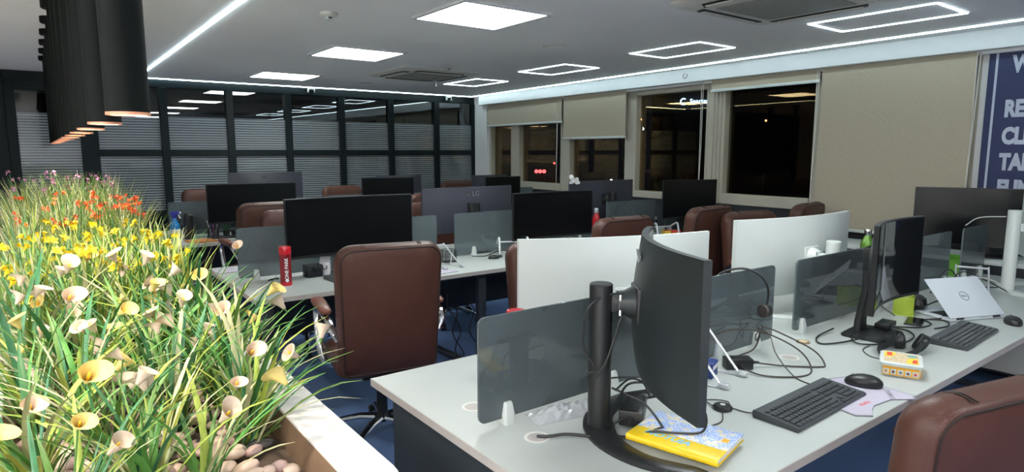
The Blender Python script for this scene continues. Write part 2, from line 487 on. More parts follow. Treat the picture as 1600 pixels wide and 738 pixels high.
def window(n, s0, s1, z0, z1, fl, fr, fb, mull=()):
    wn = struct(place('window_%d' % n, None, None, WL, WR))
    def b(name, m, x0, x1, y0, y1, za, zb, bev=0.005):
        return MB().box(x0, x1, y0, y1, za, zb).obj(name, m, wn, bevel=bev, bseg=1, smooth=0)
    b('window_frame', 'beige_frame', s0, s0 + fl, 0.12, 0.24, z0, z1)
    b('window_frame', 'beige_frame', s1 - fr, s1, 0.12, 0.24, z0, z1)
    b('window_frame', 'beige_frame', s0 + fl, s1 - fr, 0.13, 0.24, z1 - 0.05, z1)
    b('window_sill', 'beige_frame', s0 + fl, s1 - fr, 0.10, 0.24, z0, z0 + fb)
    xs = [s0 + fl]
    for m0, m1 in mull:
        b('mullion', 'beige_frame', m0, m1, 0.12, 0.24, z0 + fb, z1 - 0.05)
        xs += [m0, m1]
    xs.append(s1 - fr)
    for a, c in zip(xs[::2], xs[1::2]):
        b('pane', 'window_glass', a, c, 0.20, 0.206, z0 + fb, z1 - 0.05, 0)
    return wn, b
window(1, 0.385, 2.13, 1.02, 2.24, 0.03, 0.02, 0.095, ((0.955, 1.16),))
window(2, 2.13, 3.33, 1.02, 2.24, 0.17, 0.02, 0.095)
window(3, 3.33, 4.50, 1.02, 2.24, 0.155, 0.03, 0.075)
wn, b = window(4, 4.50, 5.72, 1.02, 2.24, 0.20, 0.085, 0.105)
for k in range(3):
    b('sliding_track', 'beige_frame', 4.56 + 0.045 * k, 4.575 + 0.045 * k, 0.105, 0.12, 1.02, 2.24, 0.002)
window(5, 5.72, 6.88, 1.02, 2.24, 0.04, 0.05, 0.08)

def blind(s0, s1, zb, label, chain=True, ch_s=None):
    t = thing('roller_blind', label, 'blind', WL, WR, 'roller blinds along the window wall')
    MB().box(s0, s1, 0.050, 0.053, zb, 2.262).obj('fabric', 'blind_fabric', t, smooth=0)
    MB().box(s0 - 0.005, s1 + 0.005, 0.040, 0.064, zb - 0.028, zb).obj('bottom_bar', 'white_plastic', t, bevel=0.006)
    if chain:
        c = ch_s or s1 - 0.02
        MB().tube([(c, 0.045, 2.262), (c + 0.004, 0.046, 1.7), (c, 0.045, 1.12)], 0.0035, 6).obj('pull_chain', 'cord_white', t)
        MB().tube([(c + 0.022, 0.045, 2.262), (c + 0.012, 0.046, 1.7), (c, 0.045, 1.12)], 0.0035, 6).obj('pull_chain', 'cord_white', t)
    return t
blind(0.43, 2.215, 1.955, 'beige roller blind nearest the glass partition, lowered about a third', True, 2.12)
blind(2.255, 3.385, 1.735, 'beige roller blind lowered halfway, next to the narrow dark window', False)
blind(4.58, 5.705, 2.172, 'beige roller blind rolled almost fully up above the wide dark window')
blind(5.725, 6.865, 0.90, 'wide beige roller blind pulled right down beside the navy banner', True, 6.868)
# chain of the raised blind over window 3
t = thing('blind_chain', 'pair of white pull chains hanging beside the narrow dark window', 'chain', WL, WR)
for dx in (0, 0.022):
    MB().tube([(4.455 + dx, 0.05, 2.262), (4.46 + dx * 0.7, 0.05, 1.6), (4.46, 0.05, 1.02)], 0.0035, 6).obj('pull_chain', 'cord_white', t)
t = thing('broken_hook', 'small torn grey bracket stuck on the white valance', 'bracket', WL, WR)
MB().tube([(4.28, -0.012, 2.36), (4.27, -0.03, 2.33), (4.29, -0.035, 2.305), (4.31, -0.02, 2.315), (4.32, -0.014, 2.345)], 0.006, 6).obj('hook', 'edge_band', t)

# banner
t = thing('banner', 'navy wall banner with white capital lettering and white border line', 'banner', WL, WR)
MB().box(6.925, 8.3, 0.10, 0.118, 0.95, 2.245).obj('sheet', 'banner', t, smooth=0)
MB().box(6.967, 6.982, 0.097, 0.10, 0.95, 2.245).obj('border_line', 'banner_text', t, smooth=0)
for body, z in (('WE', 2.150), ('RE', 1.845), ('CLI', 1.655), ('TAK', 1.472), ('FUN', 1.286)):
    text('lettering', body, 0.155, 'banner_text', t, (7.045 if body != 'WE' else 7.07, 0.0985, z), (PI / 2, 0, 0), 0.001, 0.0085, 'LEFT', 0, 0.66)

# ------------------------------------------------------------------ outdoors at night
def dirp(az, d, z): return (d * math.sin(R(az)), d * math.cos(R(az)), z)
bl = thing('street_building', 'dark building across the street carrying a glowing blue-white sign', 'building', dirp(52.8, 61, 0), R(-52.8))
MB().box(-4, 16, 0.3, 8, -14, 7.5).box(-4, 16, 0.1, 0.3, 7.2, 7.5).obj('facade', 'night_facade', bl, smooth=0)
text('sign_lettering', 'Spartan', 0.56, 'sign_glow', bl, (0.25, 0.02, 6.1), (PI / 2, 0, 0), 0.03, 0.012)
MB().tube([(-1.15 + 0.26 * math.cos(a), 0.05, 6.1 + 0.26 * math.sin(a)) for a in [R(50 + 26 * k) for k in range(11)]], 0.07, 6).obj('sign_emblem', 'sign_glow', bl)
k = 0
for az, z, m, r, nm in ((39.0, -0.15, 'lens_red', 0.16, 'leftmost red'), (39.35, -0.15, 'lens_red', 0.16, 'middle red'), (39.7, -0.15, 'lens_red', 0.16, 'rightmost red'), (40.6, 0.55, 'lens_red', 0.09, 'upper dim red'),
                    (47.9, 3.4, 'lens_white', 0.14, 'left cold white'), (48.3, 3.45, 'lens_white', 0.14, 'right cold white'), (45.7, -0.9, 'lens_white', 0.11, 'low cold white'),
                    (47.0, 4.55, 'lens_orange', 0.17, 'high orange'), (58.4, 4.0, 'lens_orange', 0.08, 'dim orange')):
    p = dirp(az, 55, z)
    t = thing('street_light', nm + ' light glowing far outside in the night', 'light', p, R(-az), 'lights outside the windows')
    MB().lathe([(0.001, -r), (r * 0.7, -r * 0.7), (r, 0), (r * 0.7, r * 0.7), (0.001, r)], 12, RX(PI / 2)).obj('lens', m, t)
    MB().tube([(0, 0.1, 0), (0, 0.4, 0.1), (0, 0.5, -9)], 0.05, 6).obj('pole', 'night_facade', t)

# ------------------------------------------------------------------ ceiling fittings
def led_line(p0, p1, label, name='led_strip'):
    a = Vector((*p0, ZC)); d = Vector((*p1, ZC)) - a
    o = MB().box(0, d.length, -0.0075, 0.0075, -0.009, 0.0).obj(name, 'strip_light', None, a, math.atan2(d.y, d.x), smooth=0)
    return tag(o, label, 'light')
led_line((1.005, -2.5), (1.005, 8.42), 'bright LED line running along the ceiling beside the tube pendants')
led_line((1.02, 8.54), (5.50, 8.42), 'bright LED line on the ceiling above the glass partition')
led_line((5.51, 8.40), (5.09, -0.5), 'bright LED line on the ceiling along the window wall')
nm = ['closest to the camera', 'third from the corner', 'second from the corner', 'closest to the room corner']
for i, (y0, y1) in enumerate(((1.555, 2.325), (3.19, 3.925), (4.77, 5.52), (6.335, 7.075))):
    t = thing('ceiling_light', 'slim rectangular LED outline on the ceiling, ' + nm[i], 'light', (0, 0, ZC), 0, 'rectangular LED outlines on the ceiling')
    x0, x1 = 4.215, 4.68
    for a in ((x0, x1, y0, y0 + 0.010), (x0, x1, y1 - 0.010, y1), (x0, x0 + 0.010, y0 + 0.010, y1 - 0.010), (x1 - 0.010, x1, y0 + 0.010, y1 - 0.010)):
        MB().box(*a, -0.006, 0).obj('light_bar', 'strip_light', t, smooth=0)
nm = ['large square LED ceiling panel nearest the camera in view', 'middle one of the three square LED ceiling panels in view', 'square LED ceiling panel closest to the glass partition',
      'square LED ceiling panel above the near desk', 'square LED ceiling panel behind the camera', 'unseen LED ceiling panel added over the lobby floor for bounce light, first', 'unseen LED ceiling panel added over the lobby floor for bounce light, second', 'unseen LED ceiling panel added over the lobby floor for bounce light, third', 'unseen LED ceiling panel added over the lobby floor for bounce light, fourth']
for i, (xc, yc) in enumerate(((2.305, 3.405), (2.305, 5.33), (2.305, 7.34), (2.305, 1.43), (2.305, -0.55), (-1.5, -2.6), (-1.5, -1.2), (-1.5, 0.2), (-1.5, 1.6))):  # lobby panels are out of view, added for bounce light
    t = thing('ceiling_panel', nm[i], 'light', (xc, yc, ZC), 0, 'square LED ceiling panels')
    m = MB()
    for a in ((-0.325, 0.325, -0.31, -0.285), (-0.325, 0.325, 0.285, 0.31), (-0.325, -0.3, -0.285, 0.285), (0.3, 0.325, -0.285, 0.285)):
        m.box(*a, -0.016, 0)
    m.obj('rim', 'panel_rim', t, smooth=0)
    MB().box(-0.3, 0.3, -0.285, 0.285, -0.012, -0.001).obj('diffuser', 'panel_light' if xc > 0 else 'added_lobby_light', t, smooth=0)

def cassette(x, y, label):
    t = thing('air_conditioner', label, 'air conditioner', (x, y, ZC), 0, 'ceiling cassette air conditioners')
    rings = [[(px, py, z) for px, py in rrect(h, h, r)] for h, r, z in ((0.475, 0.05, 0), (0.475, 0.05, -0.008), (0.44, 0.06, -0.022), (0.30, 0.03, -0.030))]
    MB().loft(rings, (True, True)).obj('fascia', 'ac_white', t)
    MB().box(-0.27, 0.27, -0.27, 0.27, -0.036, -0.030).obj('intake_grille', 'ac_grille', t, bevel=0.003)
    for k in range(4):
        M = RZ(k * PI / 2)
        MB().add([(-0.30, 0.335, -0.0285), (0.30, 0.335, -0.0285), (0.27, 0.40, -0.026), (-0.27, 0.40, -0.026), (-0.30, 0.335, -0.034), (0.30, 0.335, -0.034), (0.27, 0.40, -0.031), (-0.27, 0.40, -0.031)],
                 [(0, 1, 2, 3), (7, 6, 5, 4), (0, 4, 5, 1), (1, 5, 6, 2), (2, 6, 7, 3), (3, 7, 4, 0)], M).obj('louvre', 'black_matte', t, smooth=0)
        MB().box(-0.26, 0.26, 0.35, 0.385, -0.041, -0.034, M).obj('flap', 'ac_white', t, bevel=0.002)
cassette(3.50, 6.30, 'beige ceiling cassette air conditioner near the glass partition')
cassette(3.47, 2.05, 'large beige ceiling cassette air conditioner at the top of the picture')
def sensor(x, y, label, r=0.055, h=0.045):
    t = thing('smoke_detector', label, 'detector', (x, y, ZC), 0, 'ceiling detectors')
    MB().lathe([(r, 0), (r, -h * 0.35), (r * 0.85, -h * 0.5), (r * 0.4, -h * 0.55)], 20).obj('base_ring', 'ac_white', t)
    MB().lathe([(r * 0.42, -h * 0.55), (r * 0.42, -h * 0.9), (r * 0.3, -h), (0.002, -h)], 16).obj('sensor_head', 'white_plastic', t)
    MB().box(-r * 0.2, r * 0.2, -r * 0.44, -r * 0.36, -h * 0.85, -h * 0.6).obj('sensor_slot', 'black_matte', t, smooth=0)
sensor(1.52, 3.92, 'white smoke detector on the ceiling left of the large panel')
sensor(3.40, 5.62, 'small white smoke detector beside the far air conditioner', 0.05, 0.04)
def speaker(x, y, label):
    t = thing('ceiling_speaker', label, 'speaker', (x, y, ZC), 0, 'round ceiling speakers')
    MB().lathe([(0.10, 0), (0.10, -0.008), (0.088, -0.012)], 28).obj('speaker_rim', 'ac_white', t)
    MB().lathe([(0.086, -0.012), (0.06, -0.016), (0.002, -0.017)], 28).obj('speaker_grille', 'ceiling', t)
speaker(3.45, 4.03, 'round flush speaker disc on the ceiling in mid room')
speaker(3.36, 7.60, 'round flush speaker disc on the ceiling near the glass partition')
t = thing('sprinkler', 'tiny sprinkler hanging from the ceiling beside the far LED outline', 'sprinkler', (4.05, 7.0, ZC))
MB().lathe([(0.02, 0), (0.02, -0.006), (0.008, -0.008), (0.008, -0.04), (0.018, -0.042), (0.018, -0.046)], 12).obj('nozzle', 'chrome', t)
for x, lb in ((3.02, 'small white dome camera on the partition header in the middle'), (5.16, 'small white dome camera on the partition header near the corner')):
    t = thing('dome_camera', lb, 'camera', (x, YG - 0.075, 2.40), 0, 'dome cameras on the partition')
    MB().lathe([(0.045, 0), (0.045, -0.025), (0.04, -0.032)], 18).obj('mount', 'white_plastic', t)
    MB().lathe([(0.038, -0.032), (0.036, -0.05), (0.024, -0.068), (0.002, -0.074)], 18).obj('dome', 'black_plastic', t)
    MB().box(-0.046, -0.034, -0.02, 0.02, -0.07, -0.02).box(0.034, 0.046, -0.02, 0.02, -0.07, -0.02).obj('side_shield', 'white_plastic', t, bevel=0.003)

# tube pendants above the planter
tm = MB().lathe([(0.0385, 0.0), (0.0385, ZC - 0.04 - 1.622), (0.034, ZC - 0.04 - 1.622), (0.034, 0.0)], 28, None, 0, (False, False))
tm.f += [(i, (i + 1) % 28, 84 + (i + 1) % 28, 84 + i) for i in range(28)]; tm.m += [0] * 28
tube_me = tm.mesh('tube', 'lamp_black')
ring_me = MB().lathe([(0.0388, 0.004), (0.0388, -0.0015), (0.033, -0.0015), (0.033, 0.03), (0.030, 0.03)], 28, None, 0, (False, False)).mesh('rim', 'lamp_inner')
can_me = MB().lathe([(0.066, 0), (0.066, -0.034), (0.06, -0.040), (0.0385, -0.040)], 24).mesh('canopy', 'lamp_black')
ref_me = MB().lathe([(0.033, 0.03), (0.026, 0.055), (0.002, 0.06)], 20).mesh('reflector', 'lamp_inner')
ORD = ['first', 'second', 'third', 'fourth', 'fifth', 'sixth', 'seventh', 'eighth', 'ninth', 'tenth', 'eleventh', 'twelfth']
for i in range(12):
    y = 1.46 + 0.522 * i
    t = thing('pendant_lamp', 'black tube pendant over the planter, %s from the camera' % ORD[i], 'lamp', (0.152, y, 1.622), 0, 'black tube pendants over the planter')
    place('tube', tube_me, t)
    place('lit_rim', ring_me, t)
    place('reflector', ref_me, t)
    place('canopy', can_me, t, (0, 0, ZC - 1.622))
    ld = bpy.data.lights.new('spot', 'SPOT')
    ld.energy = SPOT_W; ld.color = (1.0, 0.86, 0.70); ld.spot_size = R(110); ld.spot_blend = 0.6; ld.shadow_soft_size = 0.02
    lo = bpy.data.objects.new('bulb_light', ld); COL.objects.link(lo); lo.parent = t; lo.location = (0, 0, 0.022)

# ------------------------------------------------------------------ bench desks
def bench(label, x0, x1, y0, y1, leg_x, end_panel, groms):
    t = thing('bench_desk', label, 'desk', (x0, y0, 0), 0, 'white bench desks')
    L, D = x1 - x0, y1 - y0
    MB().box(0.003, L - 0.003, 0.003, D - 0.003, ZD - 0.026, ZD).obj('worktop', 'desk_white', t, bevel=0.001, bseg=1, smooth=0)
    for a in ((0, L, 0, 0.003), (0, L, D - 0.003, D), (0, 0.003, 0.003, D - 0.003), (L - 0.003, L, 0.003, D - 0.003)):
        MB().box(*a, ZD - 0.026, ZD - 0.0005).obj('edge_band', 'edge_band', t, smooth=0)
    ym = D / 2
    for lx in leg_x:
        for yy in (0.07, D - 0.12):
            MB().box(lx - 0.03, lx + 0.03, yy, yy + 0.05, 0.03, ZD - 0.07).obj('leg', 'charcoal', t, bevel=0.004)
        MB().box(lx - 0.03, lx + 0.03, 0.06, D - 0.06, 0.0, 0.03).obj('foot_bar', 'charcoal', t, bevel=0.004)
        MB().box(lx - 0.025, lx + 0.025, 0.07, D - 0.07, ZD - 0.07, ZD - 0.026).obj('cross_beam', 'charcoal', t, bevel=0.003)
    if end_panel:
        MB().box(0.06, 0.085, 0.05, D - 0.05, 0.0, ZD - 0.026).obj('end_panel', 'navy_panel', t, bevel=0.002)
    for yy in (0.12, D - 0.16):
        MB().box(leg_x[0] + 0.03, leg_x[-1] - 0.03, yy, yy + 0.04, ZD - 0.066, ZD - 0.026).obj('side_rail', 'charcoal', t, smooth=0)
    MB().box(0.15, L - 0.15, ym - 0.012, ym + 0.012, 0.36, ZD - 0.026).obj('modesty_panel', 'navy_panel', t, smooth=0)
    MB().box(0.2, L - 0.2, ym - 0.14, ym - 0.02, ZD - 0.16, ZD - 0.09).obj('cable_tray', 'charcoal', t, smooth=0)
    for gx, gy in groms:
        g = MB().lathe([(0.037, 0), (0.037, 0.001), (0.033, 0.0014), (0.029, 0.0006)], 24, T(gx - x0, gy - y0, ZD)).obj('grommet', 'offwhite', t)
        MB().lathe([(0.029, 0.0004), (0.027, 0.0010), (0.001, 0.0010)], 24, T(gx - x0, gy - y0, ZD)).obj('grommet_cover', 'edge_band', g)
    return t
bench('white bench desk nearest the camera with a dark end panel', 0.89, 4.95, 0.80, 2.03, (0.10, 1.62, 3.30, 3.98), True, ((1.045, 1.60), (1.07, 1.312), (2.30, 1.262)))
bench('white bench desk in the middle row under the red bottle', 0.89, 5.33, 3.49, 4.69, (0.08, 1.52, 3.02, 4.36), False, ())
bench('white bench desk in the back row before the glass partition', 0.89, 5.30, 6.00, 7.20, (0.08, 1.55, 3.05, 4.32), False, ())

def divider(x0, x1, yc, h, label, clamps, z0=ZD + 0.018, both=True):
    t = thing('desk_divider', label, 'divider', (0, yc, ZD), 0, 'smoked glass desk dividers')
    w_ = (x1 - x0) / 2
    poly = rrect(w_, h / 2, 0.022, 4)
    # square lower corners
    M = T((x0 + x1) / 2, 0.004, z0 - ZD + h / 2) @ RX(PI / 2)
    MB().prism(poly, 0, 0.008, M).obj('pane', 'divider_glass', t)
    for c in clamps:
        m = MB()
        m.loft([[(c + a * s_, b_ * s_ * 1.0, z) for a, b_ in rrect(0.019, 0.022, 0.006, 3)] for z, s_ in ((0, 1), (0.03, 0.98), (0.062, 0.72), (0.067, 0.6))])
        m.obj('clamp', 'white_plastic', t)
divider(0.96, 1.93, 1.445, 0.315, 'smoked glass divider behind the black pole monitor on the near desk', (1.06, 1.50, 1.86))
divider(1.98, 2.43, 1.42, 0.315, 'smoked glass divider with a headset hung over it', (2.05, 2.305,))
divider(2.60, 4.33, 1.42, 0.315, 'smoked glass divider behind the curved black monitor on the near desk', (2.665, 3.5, 4.27))
divider(4.52, 4.93, 1.42, 0.315, 'smoked glass divider beside the white pole monitor at the right edge', (4.57, 4.85))
divider(0.945, 2.352, 4.085, 0.315, 'smoked glass divider behind the red bottle', (1.05, 2.25))
divider(2.508, 3.95, 4.085, 0.315, 'smoked glass divider left of the middle black monitor, before the slate monitor back', (2.68, 3.8))
divider(4.13, 4.80, 4.085, 0.325, 'smoked glass divider next to the small red bottle', (4.2, 4.72))
divider(4.955, 5.31, 4.085, 0.325, 'smoked glass divider at the window end of the middle desk', (5.02, 5.26))
divider(0.945, 2.20, 6.60, 0.315, 'smoked glass divider behind the blue spray bottle', (1.04, 2.1))
divider(2.47, 3.92, 6.60, 0.315, 'smoked glass divider in mid back row behind the far red-brown chair back', (2.55, 3.85))
divider(4.08, 5.28, 6.60, 0.315, 'smoked glass divider at the window end of the back desk', (4.15, 5.2))

# ------------------------------------------------------------------ executive chairs
def warp(p):
    x, y, z = p
    u = (z - 0.42)
    return (x * (0.93 + 0.07 * min(1, max(0, u / 0.35))), y - 0.17 * u + 0.10 * u * u + 0.45 * x * x, z)
BH, BW, BZ = 0.335, 0.265, 0.765     # backrest half height / half width / centre
def ring(inset, y, r=0.085, n=6):
    pts = []
    hw, hh = BW - inset, BH - inset
    for sx, sy, a0 in ((1, 1, 0), (-1, 1, PI / 2), (-1, -1, PI), (1, -1, 1.5 * PI)):
        q = max((r if sy > 0 else 0.045) - inset, 0.010)
        for k in range(n + 1):
            a = a0 + PI / 2 * k / n
            pts.append((sx * (hw - q) + q * math.cos(a), sy * (hh - q) + q * math.sin(a)))
    return [warp((a, y, BZ + b)) for a, b in pts]
def chair_meshes():
    C = {}
    C['back_cushion'] = MB().loft([ring(0.006, -0.030), ring(-0.004, -0.012), ring(-0.006, 0.012), ring(0.0, 0.036), ring(0.016, 0.055), ring(0.045, 0.066), ring(0.10, 0.072), ring(0.17, 0.074), ring(0.235, 0.075)]).mesh('back_cushion', 'leather', smooth=R(60))
    C['back_shell'] = MB().loft([ring(0.004, -0.030), ring(0.008, -0.041), ring(0.022, -0.047), ring(0.06, -0.050), ring(0.12, -0.052), ring(0.2, -0.053), ring(0.24, -0.053)]).mesh('back_shell', 'leather', smooth=R(60))
    C['piping'] = MB().tube(ring(0.017, -0.0468), 0.0038, 6, None, 0, True).mesh('piping', 'stitch')
    m = MB()
    for s in (-1, 1):
        for dx in (0, 0.012):
            x = s * (0.135 + dx)
            m.tube(bez([warp((x, 0.0735, 0.80)), warp((x, 0.068, 1.01)), warp((x, 0.056, 1.086)), warp((x, 0.012, 1.107)), warp((x, -0.028, 1.099))], 5), 0.0022, 5)
    m.tube(bez([warp((-0.235, 0.056, 0.83)), warp((-0.135, 0.0745, 0.80)), warp((0, 0.0755, 0.79)), warp((0.135, 0.0745, 0.80)), warp((0.235, 0.056, 0.83))], 5), 0.0025, 5)
    C['seam'] = m.mesh('seam', 'stitch')
    sr = []
    for ins, z in ((0.03, 0.425), (0.005, 0.44), (0.0, 0.475), (0.008, 0.505), (0.035, 0.525), (0.09, 0.532), (0.18, 0.534)):
        sr.append([(a, b + 0.02, z - 0.05 * max(0, (b - 0.16)) ) for a, b in rrect(0.262 - ins, 0.255 - ins, max(0.08 - ins, 0.012), 5)])
    C['seat'] = MB().loft(sr).mesh('seat', 'leather', smooth=R(60))
    C['mechanism'] = MB().box(-0.13, 0.13, -0.15, 0.16, 0.385, 0.425).box(-0.04, 0.04, -0.24, -0.1, 0.37, 0.40).mesh('mechanism', 'black_matte', 0.006)
    C['lever'] = MB().tube([(0.1, 0.05, 0.40), (0.22, 0.06, 0.40), (0.27, 0.06, 0.395)], 0.006, 6).mesh('lever', 'black_plastic')
    C['gas_lift'] = MB().lathe([(0.045, 0.10), (0.045, 0.13), (0.03, 0.135), (0.028, 0.27), (0.02, 0.275), (0.02, 0.39)], 16).mesh('gas_lift', 'black_plastic')
    for s, nm in ((-1, 'L'), (1, 'R')):
        C['arm' + nm] = MB().tube(bez([(s * 0.20, 0.10, 0.41), (s * 0.275, 0.10, 0.43), (s * 0.295, 0.12, 0.53), (s * 0.295, 0.18, 0.66), (s * 0.295, 0.16, 0.722), (s * 0.295, 0.02, 0.728), (s * 0.29, -0.12, 0.722), (s * 0.28, -0.185, 0.68), (s * 0.255, -0.20, 0.63)], 5), 0.0135, 8, None, 0, False, 1.5).mesh('arm_frame', 'chrome')
        pr = []
        for y, hw, hh in ((-0.145, 0.012, 0.006), (-0.13, 0.026, 0.014), (-0.05, 0.031, 0.019), (0.08, 0.035, 0.021), (0.15, 0.034, 0.019), (0.172, 0.026, 0.014), (0.182, 0.012, 0.006)):
            pr.append([(s * 0.295 + a, y + 0.01, 0.76 + b) for a, b in rrect(hw, hh, hh * 0.9, 3)])
        C['pad' + nm] = MB().loft(pr).mesh('arm_pad', 'leather_pad', smooth=R(60))
    C['leg'] = MB().tube([(0.02, 0, 0.118), (0.12, 0, 0.122), (0.22, 0, 0.105), (0.305, 0, 0.078)], [0.026, 0.022, 0.018, 0.014], 10, None, 0, False, 0.8).mesh('leg', 'chrome')
    m = MB()
    for s in (-1, 1):
        m.lathe([(0.008, s * 0.008), (0.027, s * 0.009), (0.03, s * 0.014), (0.03, s * 0.022), (0.024, s * 0.027), (0.006, s * 0.027)], 16, T(0.315, 0, 0.03) @ RX(PI / 2))
    m.box(0.29, 0.335, -0.01, 0.01, 0.03, 0.066)
    C['caster'] = m.mesh('caster', 'black_plastic')
    return C
CH = chair_meshes()
def chair(x, y, rz, label, dz=0.0, spin=0.0, group='brown leather office chairs'):
    t = thing('office_chair', label, 'chair', (x, y, 0), R(rz), group)
    for k in ('back_cushion', 'back_shell', 'seat', 'mechanism', 'lever', 'armL', 'armR'):
        nm_ = 'arm_frame' if k.startswith('arm') else k
        o = place(nm_, CH[k], t, (0, 0 if k[:4] in ('seat', 'mech', 'leve', 'armL', 'armR') else -0.20, dz))
        if k == 'back_cushion': place('seam', CH['seam'], o)
        if k == 'back_shell': place('piping', CH['piping'], o)
        if k.startswith('arm'): place('arm_pad', CH['pad' + k[-1]], o)
    place('gas_lift', CH['gas_lift'], t).scale = (1, 1, (0.39 + dz) / 0.39)
    for i in range(5):
        place('leg', CH['leg'], t, None, R(spin + 72 * i))
        place('caster', CH['caster'], t, None, R(spin + 72 * i))
    return t
chair(1.405, 3.06, -11, 'big brown leather chair seen from behind, drawn up to the red bottle desk', 0.0, 14)
chair(2.22, 2.42, 176, 'brown leather chair half hidden behind the left white monitor', -0.04, 20)
chair(3.24, 3.26, -2, 'brown leather chair back showing above the left white monitor', 0.0, 40)
chair(4.08, 3.18, 3, 'tall brown leather chair back between the two white monitors', 0.035, 10)
chair(4.26, 2.50, 172, 'brown leather chair facing the camera above the second white monitor', 0.0, 0)
chair(5.12, 2.98, 8, 'brown leather chair half hidden near the fully lowered blind', 0.02, 30)
chair(1.83, 0.70, -14, 'brown leather chair close to the camera at the bottom right', -0.10, 25)
chair(1.64, 4.93, 178, 'brown leather chair facing the camera, peeping over the divider behind the red bottle', -0.02, 0)
chair(1.55, 5.76, 2, 'brown leather chair back before the back desk, left of the wide black screen', 0.02, 33)
chair(2.93, 4.93, 183, 'brown leather chair under the slate monitor with the logo', -0.02, 50)
chair(3.15, 5.78, 0, 'brown leather chair sliver between the wide black screen and slate monitor', 0.035, 12)
chair(1.53, 7.60, 180, 'brown leather chair behind the back desk left of its black monitor', 0.03, 5)
chair(3.14, 7.62, 181, 'brown leather chair behind the back desk at the centre of the partition', 0.01, 44)
chair(4.90, 7.66, 178, 'brown leather chair behind the back desk near the room corner', 0.03, 21)

